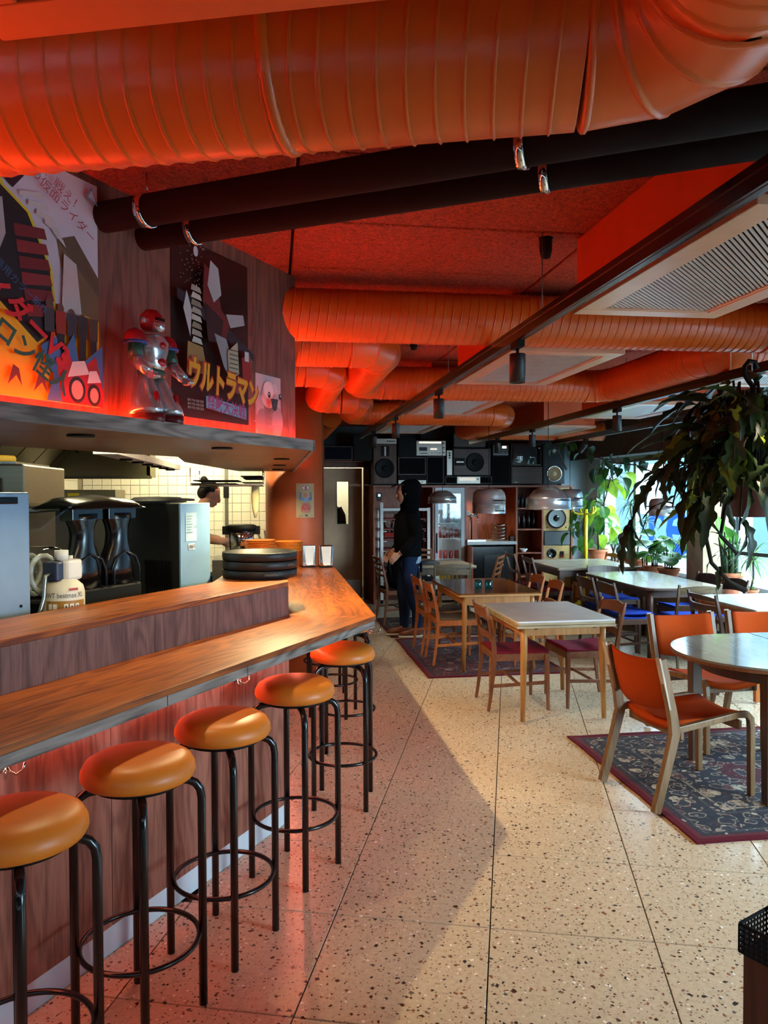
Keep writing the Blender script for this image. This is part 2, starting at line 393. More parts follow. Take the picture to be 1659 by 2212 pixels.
# back wall with the staff door opening
bw = MB().bb(-.2, .50, 11.9, 12.05, 0, ZC).bb(1.40, 5.6, 11.9, 12.05, 0, ZC).bb(.50, 1.40, 11.9, 12.05, 2.06, ZC)
struct('wall_back', bw, plain('#555c5f', .85))
gw = MB().bb(4.57, 5.0, 11.82, 11.9, 0, ZC); struct('wall_corner', gw, plain('#8fa0a8', .85))
rw = MB()
for a, b in ((-2.5, -1.7), (2.7, 3.2), (7.85, 8.5), (11.3, 12.0)): rw.bb(5.0, 5.25, a, b, 0, 2.16)
rw.bb(5.0, 5.25, -2.5, 12.0, 0, .58)
struct('wall_window_side', rw, plain('#9fabb0', .85))
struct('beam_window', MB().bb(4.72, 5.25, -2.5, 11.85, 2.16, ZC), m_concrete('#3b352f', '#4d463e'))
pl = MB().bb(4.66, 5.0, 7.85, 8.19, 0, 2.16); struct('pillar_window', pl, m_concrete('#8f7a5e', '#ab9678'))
sl = struct('sill_window', MB().bb(4.52, 5.0, -2.5, 11.8, .54, .58), plain('#c3c8c9', .4))
sfr = MB()
for y in [k * 1.1 - 2.0 for k in range(13)]: sfr.bb(4.56, 4.58, y, y + 1.08, .02, .54)
struct('sill_panelling', sfr, wood('#b39a78', '#8f7753', 'y', 8))
for k, (a, b) in enumerate(WIN):
    fr = MB(); n = 2 if b - a > 3 else 1; ys = [a + (b - a) * q / (n + (0 if n > 1 else 0)) for q in range(n + 1)]
    fr.bb(5.06, 5.13, a, b, .58, .64).bb(5.06, 5.13, a, b, 2.08, 2.16)
    for y in ys: fr.bb(5.06, 5.13, max(a, y - .035), min(b, y + .035), .64, 2.08)
    if k == 1: fr.bb(5.06, 5.13, 6.9, 6.97, .64, 2.08)
    if k == 2: fr.bb(5.06, 5.13, 10.25, 10.32, .64, 2.08)
    f = struct('window_%d' % (k + 1), fr, plain('#9aa3a6', .5))
    gl = MB().bb(5.09, 5.098, a, b, .62, 2.1).build('pane', M_GLASS, f)
    if k == 2:
        L = Flat(lambda u, v, q: (5.08 - .0004 * q, 9.42 - u, 1.24 + v)); L.text('re', 0, 0, 1.25, '#2b52a8', 0, 1, 0, .018); L.mats[0] = m_leaf('#1c3f9e', '#1c3f9e', .5)
        L.build('lettering', f)
struct('wall_front', MB().bb(-4, 5.6, -2.6, -2.5, 0, ZC), plain('#5a3b2c', .8))
struct('wall_left', MB().bb(-4.1, -4, -2.5, 14.2, 0, ZC), plain('#8a8578', .8))

# soffit boxes of the ceiling cassettes (painted boards up to the ceiling) come with each cassette below

# kitchen behind the bar: tiled walls and white ceiling
M_KT = plain('#efeadb', .22, 0, .03, 'tile'); M_KG = plain('#b6ae98', .8)
kw = struct('wall_kitchen_back', MB().bb(-4, .42, 9.2, 9.3, 0, ZC), M_KG)
kl = struct('wall_kitchen_left', MB().bb(-2.3, -2.2, 3.2, 9.2, 0, ZC), M_KG)
kt = MB().box((0, 0, 0), (.1, .012, .1)).build('tile', M_KT, kw, .002, False, 1); first = True
for i in range(21):
    for j in range(13):
        o = kt if first else kt.copy()
        if not first: COL.objects.link(o)
        first = False; o.location = V((-2.09 + i * .1045, 9.196, .86 + j * .1045)) - V(kw.location)
kt2 = kt.copy(); first = True
for i in range(27):
    for j in range(10):
        o = kt2 if first else kt2.copy(); COL.objects.link(o); o.parent = kl; first = False
        o.rotation_euler = (0, 0, pi / 2); o.location = V((-2.196, 6.4 + i * .1045, 1.12 + j * .1045)) - V(kl.location)
struct('ceiling_kitchen', MB().prism([(-2.2, 1.0), (-1.6, 1.0), tuple(bar(-.62, 1.6)[:2]), (.05, 6.9), (.05, 9.2), (-2.2, 9.2)], 2.55, 2.6), plain('#cfc9b8', .7))
struct('wall_kitchen_side', MB().bb(.42, .5, 7.62, 11.9, 0, ZC), plain('#7d4a2c', .7))
# room behind the staff door
struct('wall_backroom', MB().bb(-.2, 2.2, 13.6, 13.7, 0, ZC).bb(-.3, -.2, 11.9, 13.7, 0, ZC).bb(2.2, 2.3, 11.9, 13.7, 0, ZC), M_KT)

# staff door
dr = MB().bb(.52, 1.38, 11.96, 12.0, .008, 1.17).bb(.52, .985, 11.96, 12.0, 1.17, 1.83).bb(1.165, 1.38, 11.96, 12.0, 1.17, 1.83).bb(.52, 1.38, 11.96, 12.0, 1.83, 2.04)
d = struct('door_1', dr, plain('#c79e78', .45))
MB().bb(.985, 1.165, 11.975, 11.982, 1.17, 1.83).build('pane', M_GLASS, d)
MB().bb(.975, 1.175, 11.95, 11.96, 1.16, 1.172).bb(.975, 1.175, 11.95, 11.96, 1.828, 1.84).bb(.975, .987, 11.95, 11.96, 1.172, 1.828).bb(1.163, 1.175, 11.95, 11.96, 1.172, 1.828).build('glazing_bead', plain('#b7a888', .5), d)
MB().bb(.56, 1.34, 11.952, 11.96, .06, .30).build('kick_plate', M_STEEL, d)
MB().tube([(.60, 11.96, 1.0), (.60, 11.9, 1.0), (.72, 11.9, 1.0)], .01).build('handle', M_STEEL, d)
fr = MB().bb(.44, .51, 11.86, 12.0, 0, 2.12).bb(1.395, 1.47, 11.86, 12.0, 0, 2.12).bb(.44, 1.47, 11.86, 12.0, 2.05, 2.12)
struct('door_frame_1', fr, wood('#7a4a32', '#5a3424', 'z', 10))
for y, z in ((0, 0),): light('backroom_lamp', 'POINT', (1.1, 12.9, 2.3), 60, (1, .93, .66), shadow_soft_size=.15)

# outside: terrace, street and the house across, lit by the sky
struct('terrace_ground', MB().bb(5.3, 9.5, -6, 30, -.2, -.05), plain('#2c3a40', .8))
dk = struct('terrace_decking', MB().bb(5.4, 9.5, -4, 26, -.05, -.03), plain('#8d969a', .8))
for k in range(18): MB().bb(5.5 + k * .22, 5.7 + k * .22, 4, 22, -.03, 0).build('plank', wood('#3f5058', '#2c3a42', 'y', 5, .7), dk)
struct('street_ground', MB().bb(9.5, 60, -30, 60, -.25, -.1), plain('#2c3a40', .8))
hs = thing('house', 'pale rendered house across the street beyond the windows', 'building', (15, 20, -.1))
MB().bb(14, 16, -4, 44, -.1, 5.2).build('wall', plain('#1f3642', .8), hs)
for y in range(-2, 42, 4):
    w = MB().bb(13.95, 14.02, y, y + 1.9, .9, 2.7).build('window', plain('#162430', .3), hs)
    MB().bb(13.93, 13.96, y - .08, y + 1.98, .82, .9).build('window_sill', plain('#6a7a82', .6), w)
MB().bb(13.9, 16.2, -4.2, 44.2, 5.2, 5.5).build('roof', plain('#2a3840', .7), hs)

# ------------------------------------------------------------------ bar: worktop, riser, front, kick plate
def L2(d, xd, s0, y1, cs=None, c=None):
    """two-leg line: along the bar at offset d from s0 to the bend, then along the room to y1"""
    if c is None:
        s = (xd - P0.x - BN.x * d) / BX.x; c = bar(d, s)
    return [tuple(bar(d, s0)[:2]), (c[0], c[1]), (xd, y1)]
def band(o, i): return o + i[::-1]
S0 = -3.4
out = L2(.295, .535, S0, 6.93, c=(.538, 4.047)); inn = L2(-.16, .06, S0, 6.93)
bt = thing('bar_counter', 'long oak bar with raised back ledge, dark veneered front and angled corner', 'bar', tuple(bar(0, -1.5)), 0)
MB().prism(band([tuple(bar(.295, S0)[:2]), (.538, 4.047)], [tuple(bar(-.16, S0)[:2]), (.06, 4.15)]), .976, 1.0).build('worktop', M_TOPB, bt, .002)
MB().prism([(.538, 4.047), (.535, 6.93), (.06, 6.93), (.06, 4.15)], .976, 1.0).build('worktop', M_TOPY, bt, .002)
# edging boards under the worktop, laid end to end with hairline joints
sc = (bar(0, 0) * 0 + V((.538, 4.047, 0)) - P0).dot(BX)
cuts = [S0, -2.2, -1.262, -.79, sc - .004]
for a, b in zip(cuts, cuts[1:]):
    q = [bar(.291, a + .002), bar(.291, b - .002), bar(.26, b - .002), bar(.26, a + .002)]
    MB().prism([p[:2] for p in q], .938, .974).build('edge_board', M_GREYW, bt, .001)
MB().prism([(.534, 4.05), (.531, 6.92), (.50, 6.92), (.50, 4.055)], .938, .974).build('edge_board', M_GREYW, bt, .001)
und = [tuple(bar(.26, S0)[:2]), (.50, 4.06), (.50, 6.9), (.09, 6.9), (.09, 3.9), tuple(bar(-.02, S0)[:2])]
MB().prism(und, .95, .974).build('underside', plain('#4a2e22', .7), bt)
for a, b in ((S0, -2.44), (-2.44, -1.22), (-1.22, 0)):
    q = [bar(0, a + .0015), bar(0, b - .0015 if b < 0 else b), bar(-.03, b), bar(-.03, a)]
    MB().prism([p[:2] for p in q], .105, .95).build('front_panel', M_VEN, bt, .001)
MB().prism([(.075, 3.87), (.075, 6.9), (.045, 6.9), (.045, 3.88)], .105, .95).build('front_panel', M_VEN, bt, .001)
k = [bar(-.012, S0), bar(-.012, -.004), bar(-.03, -.004), bar(-.03, S0)]
MB().prism([p[:2] for p in k], .0, .105).build('kick_plate', M_KICK, bt)
MB().bb(.045, .06, 3.88, 6.9, 0, .105).build('kick_plate', M_KICK, bt)
ro = [tuple(bar(-.14, S0)[:2]), (.08, 4.139), (.08, 6.6)]
for a, b in ((S0, -2.0), (-2.0, -.82), (-.82, .228)):
    q = [bar(-.14, a + .001), bar(-.14, b - .001), bar(-.165, b - .001), bar(-.165, a + .001)]
    MB().prism([p[:2] for p in q], 1.0, 1.155).build('riser_panel', M_RISER, bt, .001)
MB().bb(.055, .08, 4.14, 6.6, 1.0, 1.155).build('riser_panel', M_RISER, bt, .001)
ri = [tuple(bar(-.5, S0)[:2]), tuple(bar(-.5, .05)[:2]), (-.29, 4.5), (-.29, 6.6)]
MB().prism([ro[0], ro[1], ri[2], ri[1], ri[0]], 1.155, 1.18).build('ledge', M_TOPB, bt, .002)
MB().prism([ro[1], ro[2], ri[3], ri[2]], 1.155, 1.18).build('ledge', M_TOPY, bt, .002)
def hook(p, nrm, up=0):
    m = MB(); nx = V(nrm); sd = nx.cross(V((0, 0, 1)))
    m.box(V(p) + nx * .004, (.02, .008, .05), atan2(sd.y, sd.x))
    for s in (-1, 1):
        pts = [V(p) + nx * .01 + V((0, 0, .0)), V(p) + nx * .02 + sd * s * .008 + V((0, 0, -.025)), V(p) + nx * .035 + sd * s * .02 + V((0, 0, -.035)), V(p) + nx * .05 + sd * s * .032 + V((0, 0, -.02)), V(p) + nx * .052 + sd * s * .036 + V((0, 0, 0))]
        m.tube(pts, .0045, 8)
    m.build('coat_hook', M_CHROME, bt)
for s in (-1.668, -.46): hook(bar(0, s, .835), BN)
hook((.512, 4.14, .925), V((.6, -.8, 0)).normalized())
# red light strip tucked behind the edge boards
MB().prism([p[:2] for p in (bar(.034, S0), bar(.034, .0), bar(.024, .0), bar(.024, S0))], .941, .949).bb(.13, .14, 3.95, 6.85, .941, .949).build('light_strip', M_LEDPINK, bt)
MB().prism([p[:2] for p in (bar(.054, S0), bar(.054, .0), bar(.050, .0), bar(.050, S0))], .927, .95).build('added_light_shield', plain('#8a8a88', .5), bt)  # added lip, put in to keep the strip's red light off the stool seats

# kitchen-side back counter
kc = thing('kitchen_counter', 'stainless kitchen counter hidden behind the bar ledge', 'counter', tuple(bar(-.9, -.8)), 0)
MB().prism([p[:2] for p in (bar(-.52, S0), bar(-.52, .2), bar(-1.15, .2), bar(-1.15, S0))], .86, .9).build('worktop', M_STEEL, kc)
MB().prism([p[:2] for p in (bar(-.54, S0), bar(-.54, .15), bar(-1.1, .15), bar(-1.1, S0))], 0, .86).build('base_cabinet', M_STEEL, kc)

# ------------------------------------------------------------------ overhead: poster wall and display shelf
pw = [tuple(bar(.11, S0)[:2]), (.109, 3.718), (.109, 7.05)]; pi_ = [tuple(bar(.05, S0)[:2]), (.06, 3.74), (.06, 7.05)]
mb = MB().prism([pw[0], pw[1], pi_[1], pi_[0]], 1.888, ZC).prism([pw[1], pw[2], pi_[2], pi_[1]], 1.888, ZC)
struct('wall_poster', mb, wood('#7a4d3f', '#4d2f26', 'z', 16, .55, True))
sh = thing('display_shelf', 'deep dark oak shelf hung over the bar opening, downlights underneath', 'shelf', tuple(bar(.1, -1.2, 1.843)), 0)
so = [tuple(bar(.295, S0)[:2]), (.177, 3.48), (.185, 7.02)]
si = [tuple(bar(-.72, S0)[:2]), tuple(bar(-.72, .05)[:2]), (-.55, 5.0), (-.30, 7.02)]
MB().prism([so[0], so[1], si[2], si[1], si[0]], 1.85, 1.886).prism([so[1], so[2], si[3], si[2]], 1.85, 1.886).build('board', wood('#7a4a28', '#573018', 'x', 8, .4, True), sh)
e = [bar(.3, S0), (.181, 3.478), (.168, 3.50), bar(.28, S0)]
MB().prism([p[:2] for p in e], 1.842, 1.89).build('edge_board', M_GREYW, sh, .001)
MB().bb(.172, .19, 3.49, 7.02, 1.842, 1.89).build('edge_board', M_GREYW, sh, .001)
DL = [(-.637, 2.715), (-.216, 3.409), (.052, 4.45), (.048, 5.42), (.041, 6.385)]
for i, (x, y) in enumerate(DL):
    rg = MB().lathe([(.036, 0), (.045, 0), (.045, .008), (.036, .008)], 24, (x, y, 1.843)).build('downlight', M_SOFTBLACK, sh)
    MB().lathe([(.0, .0045), (.035, .0045), (.035, .006), (0, .006)], 24, (x, y, 1.843), caps=False).build('lens', M_BLACK, rg)
    light('downlight_beam', 'SPOT', (x, y, 1.838), (16, 18, 125, 40, 30)[i], (1, .80, .42), aim=(x + .02, y - .01, 0), spot_size=R(150), spot_blend=.5, shadow_soft_size=.012)
MB().prism([p[:2] for p in (bar(.155, S0), bar(.155, -.20), bar(.145, -.20), bar(.145, S0))], 1.887, 1.896).bb(.15, .16, 3.62, 6.95, 1.887, 1.896).build('light_strip', M_LEDRED, sh)

# ------------------------------------------------------------------ ceiling: cassettes, ducts, pipes, tracks
M_FRAME = plain('#d2a98c', .28); M_SOFF = plain('#c4521c', .45)
def cassette(x0, x1, y0, y1, label, z=2.38, grid=True, rz=0, org=None, group='ceiling cassettes'):
    cx, cy = (x0 + x1) / 2, (y0 + y1) / 2
    loc = (cx, cy, z) if org is None else tuple(org + GX * cx + GY * cy + V((0, 0, z)))
    t = thing('ceiling_cassette', label, 'air conditioner', loc, rz, group)
    t['xf'] = (0.0, 0.0, 0.0, 0.0); hx, hy = (x1 - x0) / 2, (y1 - y0) / 2
    w = .085
    MB().bb(-hx, hx, -hy, -hy + w, 0, .03).bb(-hx, hx, hy - w, hy, 0, .03).bb(-hx, -hx + w, -hy + w, hy - w, 0, .03).bb(hx - w, hx, -hy + w, hy - w, 0, .03).build('frame', M_FRAME, t, .003)
    MB().bb(-hx + .012, hx - .012, -hy + .012, hy - .012, .032, ZC - z - .002).build('soffit_box', M_SOFF, t)
    if not grid: t.children[0].data.materials[0] = M_SOFF
    if grid:
        g = MB(); gx, gy = hx - w - .012, hy - w - .012; n = int(2 * gy / .0165)
        g.bb(-hx + w + .004, hx - w - .004, -gy - .012, -gy, .004, .02).bb(-hx + w + .004, hx - w - .004, gy, gy + .012, .004, .02).bb(-gx - .012, -gx, -gy, gy, .004, .02).bb(gx, gx + .012, -gy, gy, .004, .02)
        g.build('grille_frame', M_FRAME, t)
        g = MB()
        for i in range(int(2 * (gx + gy) / .0225)):
            c = -(gx + gy) + (i + .5) * .0225; xa, xb = max(-gx, c - gy), min(gx, c + gy)      # bars run on the diagonal
            if xb - xa > .01: g.box(((xa + xb) / 2, (xa + xb) / 2 - c, .010), ((xb - xa) * 1.4142, .0085, .004), R(45))
        o = g.build('grille_slats', plain('#cdbfb6', .35, .2), t); o['kind'] = 'stuff'
        MB().bb(-gx, gx, -gy, gy, .026, .03).build('filter', M_MATTE, t)
    else:
        MB().bb(-hx + w + .004, hx - w - .004, -hy + w + .004, hy - w - .004, .004, .02).build('grille', plain('#c99a80', .4), t)
    return t
for y0, n in ((1.82, 'nearest ceiling cassette of the row by the bar, pale louvred grille above the aisle'), (3.86, 'second ceiling cassette of the bar row, tan grille behind the spiral duct'), (5.9, 'third ceiling cassette of the bar row, orange lit frame'), (8.15, 'last ceiling cassette of the bar row, in front of the speaker wall')):
    cassette(1.22, 1.845, y0, y0 + 1.21, n)
for y0, n in ((3.75, 'nearest ceiling cassette of the window row, behind the hanging plant'), (6.05, 'middle ceiling cassette of the window row, shining with daylight'), (8.3, 'far ceiling cassette of the window row above the wooden back tables')):
    cassette(3.0, 3.62, y0, y0 + 1.21, n)
cassette(-.807, .6, .45, 1.147, 'orange boxed ceiling cassette overhead, cut off at the top of the picture', grid=False, rz=GA, org=V((0, 0, 0)))

def seam(c, ax, r, w=.009, h=.005):
    m = MB(); q = V(ax).normalized().to_track_quat('Z', 'Y').to_matrix()
    return m.lathe([(r - .002, -w), (r + h, -w * .4), (r + h, w * .4), (r - .002, w)], 36, c, q)
def duct(label, pts, r, er=.22, pitch=.05, group='orange ventilation ducts', name='ventilation_duct'):
    pts = [V(p) for p in pts]; t = thing(name, label, 'duct', tuple(pts[0] - V((0, 0, r))), 0, group); cur = pts[0]
    for i in range(1, len(pts)):
        d = (pts[i] - pts[i - 1]).normalized(); end = pts[i].copy()
        if i < len(pts) - 1: end = pts[i] - d * er
        ln = (end - cur).length
        if ln > .03:
            q = d.to_track_quat('Z', 'Y').to_matrix(); m = MB(); k = max(1, int(ln / pitch)); rs = []
            for j in range(k):
                z0 = ln * j / k; stp = ln / k
                for f, a in ((0, 0), (.07, .0042), (.14, 0), (.17, 0), (.96, 0)): rs.append((z0 + stp * f, r + a))
            rs.append((ln, r)); n = 28; R_ = []
            for z, rad in rs:
                R_.append([cur + q @ V((rad * cos(2 * pi * u / n), rad * sin(2 * pi * u / n), min(max(z + .018 * sin(2 * pi * u / n), 0), ln))) for u in range(n)])
            m.rings(R_).build('duct_section', M_OR, t)
            seam(end, d, r).build('collar', M_OR, t)
        if i < len(pts) - 1:
            d2 = (pts[i + 1] - pts[i]).normalized(); c = pts[i] - d * er + d2 * er; m = MB(); R_ = []; N = 3; n = 36
            nrm = d.cross(d2).normalized()
            for s in range(N + 1):
                a = (pi / 2) * s / N; p = c + (-d2 * cos(a) + d * sin(a)) * er; tn = (d * cos(a) + d2 * sin(a)).normalized(); rad = tn.cross(nrm).normalized()
                ring = lambda rr, off: [p + tn * off + (rad * cos(2 * pi * u / n) + nrm * sin(2 * pi * u / n)) * rr for u in range(n)]
                if s == 0: R_ += [ring(r, 0), ring(r, .004)]
                elif s == N: R_ += [ring(r, -.004), ring(r, 0)]
                elif 0 < s < N: R_ += [ring(r, -.012), ring(r, -.006), ring(r + .004, -.003), ring(r + .004, .003), ring(r, .006), ring(r, .012)]
                else: R_.append(ring(r, 0))
            m.rings(R_).build('elbow', M_OR, t); cur = pts[i] + d2 * er
            seam(cur, d2, r).build('collar', M_OR, t)
    return t
zA = 2.5
A1 = GX * .36 + GY * 1.5; A0 = GX * -1.50 + GY * 1.5
dA = duct('big spiral orange duct overhead turning with an elbow at the top right', [(A0.x, A0.y, zA), (A1.x, A1.y, zA), tuple(A1 - GY * 1.6 + V((0, 0, zA)))], .16, .22, .052)
bxp = GX * -.44 + GY * 1.5
q = GX.to_track_quat('Z', 'Y').to_matrix()
seam((bxp.x, bxp.y, zA), GX, .16, .014, .007).box((bxp.x, bxp.y - .16, zA + .06), (.03, .03, .03)).build('hanging_clamp', M_OR, dA)
duct('long orange duct coming straight out of the poster wall, crossing to the windows', [(-.33, 3.75, 2.51), (2.75, 3.75, 2.51), (2.75, 2.2, 2.51)], .125, .2, .042)
duct('looped orange duct leaving the bar wall, second behind the poster', [(.12, 4.35, 2.485), (.63, 4.35, 2.485), (.63, 5.8, 2.485), (2.62, 5.8, 2.485), (2.62, 4.28, 2.485), (4.4, 4.28, 2.485)], .125, .19, .042)
duct('stepped orange duct beside the round column, turning twice', [(.12, 5.1, 2.47), (.40, 5.1, 2.47), (.40, 6.76, 2.47), (.78, 6.76, 2.47), (.78, 7.85, 2.47), (2.45, 7.85, 2.47), (2.45, 9.9, 2.47), (4.4, 9.9, 2.47)], .12, .18, .042)
duct('short orange duct running towards the speaker wall above the staff door', [(.62, 8.2, 2.46), (.62, 10.3, 2.46), (-.1, 10.3, 2.46)], .115, .17, .042)

def cpipe(label, a, b, r, clamps):
    a, b = V(a), V(b); t = thing('insulated_pipe', label, 'pipe', tuple(a - V((0, 0, r))), 0, 'black insulated pipes')
    MB().tube([a, a.lerp(b, .5), b], r, 20).build('insulation', plain('#17100f', .92), t)
    d = (b - a).normalized(); q = d.to_track_quat('Z', 'Y').to_matrix()
    for f in clamps:
        c = a + d * f
        k = MB().lathe([(r + .001, -.012), (r + .006, -.012), (r + .006, .012), (r + .001, .012)], 24, c, q).build('pipe_clamp', M_CHROME, t)
        MB().tube([c + V((0, 0, r)), (c.x, c.y, ZC)], .004, 6).build('hanger_rod', M_CHROME, k)
pa, pb = bar(.09, -1.34, 2.565), bar(2.7, -1.30, 2.53)
cpipe('upper of two black insulated pipes crossing from the poster wall', pa, pb, .05, (.20, 1.42))
pa, pb = bar(.09, -1.15, 2.555), bar(2.7, -1.12, 2.53)
cpipe('lower of two black insulated pipes crossing from the poster wall', pa, pb, .045, (.24, 1.44))

def spot(t, x, y, z, yaw=0, tilt=0, power=25):
    m = Matrix.Rotation(yaw, 3, 'Z') @ Matrix.Rotation(tilt, 3, 'X'); top = V((x, y, z - .03))
    s = thing('track_spotlight', None, 'spotlight', (x, y, z - .18), 0, 'track spotlights')
    MB().bb(x - .016, x + .016, y - .05, y + .05, z - .03, z - .001).tube([(x, y, z - .03), (x, y, z - .06)], .007, 8).build('adapter', M_SOFTBLACK, s)
    b = V((x, y, z - .055)); MB().lathe([(.0, 0), (.034, 0), (.035, -.004), (.035, -.125), (.031, -.125), (.031, -.115), (0, -.113)][::-1], 24, b, m, caps=False).build('housing', plain('#141416', .45), s)
    MB().lathe([(0, -.1165), (.030, -.1165)], 20, b, m, caps=False).build('lens', M_WARM, s)
    p = b + m @ V((0, 0, -.128)); a = p + m @ V((0, 0, -1))
    light('spot_beam', 'SPOT', tuple(p), power, (1, .86, .62), aim=tuple(a), spot_size=R(70), spot_blend=.6, shadow_soft_size=.02)
    return s
def track(label, x, y0, y1, z, wires, spots):
    t = thing('light_track', label, 'light track', (x, (y0 + y1) / 2, z - .03), 0, 'lighting tracks')
    MB().bb(x - .018, x + .018, y0, y1, z, z + .035).bb(x - .022, x + .022, y0, y1, z + .035, z + .055).build('rail', M_BLACK, t)
    MB().bb(x - .007, x + .007, y0 + .01, y1 - .01, z - .0015, z + .0).build('conductor_slot', plain('#4a4a4c', .3, .6), t)
    for y in wires: MB().tube([(x, y, z + .05), (x, y, ZC)], .0022, 5).build('hanging_wire', plain('#5a5050', .4), t)
    for (y, yaw, tilt, pw, lb) in spots: tag(spot(t, x, y, z, yaw, tilt, pw), lb)
track('black lighting track along the bar side, from above the camera to the speaker wall', 1.06, .5, 9.3, 2.31, (1.4, 2.95, 4.6, 6.4, 8.2), [
    (3.26, 0, 0, 8, 'black cylinder spotlight nearest on the bar side track'), (4.87, 0, 0, 14, 'black cylinder spotlight second along the bar side track'),
    (6.63, 0, 0, 22, 'black cylinder spotlight third along the bar side track'), (8.1, 0, .25, 30, 'black tilted spotlight last on the bar side track')])
track('middle black lighting track over the dining tables', 2.68, 2.2, 10.3, 2.31, (3.4, 5.6, 7.4, 9.6), [
    (3.15, .25, .72, 60, 'black spotlight on the middle track aimed at the hanging plant'),
    (5.75, 0, 0, 5, 'black cylinder spotlight above the white table on the middle track'), (7.75, 0, .1, 16, 'black cylinder spotlight above the brown table, middle track'), (9.0, 0, .2, 30, 'black cylinder spotlight at the far end of the middle track')])
track('far black lighting track beside the window beam', 3.75, 3.4, 10.0, 2.30, (4.4, 6.2, 8.4), [
    (6.6, 0, .0, 25, 'black spotlight nearest on the window side track'), (8.9, .8, .7, 25, 'black tilted spotlight aimed at the grey corner wall')])
for x, y, n in ((1.10, 3.02, 'small black sensor hanging under the red ceiling panels'), (.93, 5.05, 'small black sensor hanging behind the second duct')):
    o = MB().lathe([(.0, -.085), (.018, -.08), (.026, -.05), (.026, -.006), (.03, 0)], 16, (x, y, ZC)).build('ceiling_sensor', M_SOFTBLACK); tag(o, n, 'sensor', 'ceiling sensors')

# orange column with festival poster
ccx, ccy, cr = .197, 7.30, .265
o = MB().lathe([(cr, 0), (cr, ZC)], 48, (ccx, ccy, 0)).build('column_bar', plain('#b85a2a', .5)); tag(o, kind='structure')
ps = thing('festival_poster', 'small cream festival poster with red letters, wrapped on the orange column', 'poster', (.2, 7.03, 1.42))
pa0 = R(-68)
def cmap(u, v, q):
    a = pa0 + (u - .09) / cr; rr = cr + .0025 + q * .0005
    return (ccx + rr * cos(a), ccy + rr * sin(a), 1.43 + v)
m = MB(); n = 10
m.rings([[cmap(.18 * i / n, 0, 0), cmap(.18 * i / n, .31, 0)] for i in range(n + 1)], caps=False).build('sheet', plain('#f3e6b4', .5), ps)
F = Flat(cmap)
F.oval(.09, .272, .042, .02, '#6b4a78').oval(.09, .272, .036, .014, '#e9d8b0').oval(.09, .272, .014, .014, '#a3456e').oval(.09, .272, .006, .007, '#30243a')
for a in range(8): F.poly([(.09 + .04 * cos(a * pi / 7 - .0) - .002, .272 + .022 * sin(a * pi / 7)), (.09 + .052 * cos(a * pi / 7), .272 + .033 * sin(a * pi / 7)), (.09 + .04 * cos(a * pi / 7) + .002, .272 + .022 * sin(a * pi / 7))], '#3c2c44')
F.oval(.09, .202, .014, .019, '#b8463a').poly([(.03, .17), (.04, .155), (.075, .165), (.105, .165), (.14, .155), (.15, .17), (.145, .225), (.135, .225), (.135, .18), (.1, .178), (.08, .178), (.045, .18), (.045, .225), (.035, .225)], '#4f74ad')
F.poly([(.07, .178), (.11, .178), (.105, .135), (.075, .135)], '#6f8fbc')
for cx_ in (.04, .14):
    for k in range(4): F.poly([(cx_ - .012 + k * .006, .22), (cx_ - .016 + k * .0085, .243), (cx_ - .009 + k * .006, .222)], '#4f74ad')
F.text('HELL', .09, .118, .032, '#c2281f', .05, 1, 0, .001).text('MUSIC', .09, .096, .030, '#c2281f', -.03, 1, 0, .001).text('FEST', .09, .070, .044, '#c2281f', 0, 1, 0, .0016).text('AUG 24-26', .095, .045, .014, '#9b3a2c').text('partner', .038, .02, .014, '#2a2522')
F.oval(.09, .02, .014, .010, '#2a2522').text('official', .14, .02, .010, '#8a7c5c').build('printed_picture', ps)

# ------------------------------------------------------------------ posters and photo on the bar wall
def wmap(s0, z0):
    return lambda u, v, q: tuple(bar(.1135 + .0004 * q, s0 + u, z0 + v))
def sheet(name, label, cat, s0, z0, w, h, color):
    t = thing(name, label, cat, tuple(bar(.111, s0 + w / 2, z0)), BA); mp = wmap(s0, z0)
    vs = [bar(.1102 + k, s0 + u, z0 + v) for k in (0, .002) for u, v in ((0, 0), (w, 0), (w, h), (0, h))]
    MB().add(vs, [(0, 3, 2, 1), (4, 5, 6, 7), (0, 1, 5, 4), (1, 2, 6, 5), (2, 3, 7, 6), (3, 0, 4, 7)]).build('sheet', plain(color, .35, 0, .03), t); return t, Flat(mp)
t, F = sheet('film_poster', 'yellow and lavender Japanese film poster at the left end of the bar wall', 'poster', -1.90, 1.934, .53, .72, '#d3cfe0')
F.poly([(0, .40), (0, .0), (.53, 0), (.53, .42), (.30, .16)], '#d8b21c').poly([(.36, .50), (.53, .36), (.53, .42), (.43, .53)], '#5b4a3a').poly([(.36, .50), (.53, .36), (.53, .28), (.40, .30)], '#6e5a40')
F.poly([(0, .72), (.12, .72), (.17, .60), (.26, .55), (.34, .40), (.36, .22), (.28, .16), (.10, .30), (0, .36)], '#d9c128').poly([(0, .715), (.11, .715), (.16, .595), (.25, .545), (.33, .40), (.35, .225), (.28, .17), (.10, .305), (0, .365)], '#1b1a1d')
F.poly([(.13, .72), (.24, .72), (.25, .66), (.20, .60), (.15, .63)], '#2a1a2b').poly([(0, .68), (.06, .69), (.08, .62), (.03, .56), (0, .58)], '#b5b3b4')
for i in range(6): F.poly([(.20 + i * .008, .50 - i * .045), (.31 + i * .006, .515 - i * .045), (.32 + i * .006, .485 - i * .045), (.205 + i * .008, .465 - i * .045)], '#6b2328' if i % 2 == 0 else '#7c2b2e')
for i in range(5): F.poly([(.22 + i * .03, .60 - i * .018), (.30 + i * .02, .62 - i * .03), (.31 + i * .02, .60 - i * .03), (.22 + i * .03, .585 - i * .018)], '#c9c8cc')
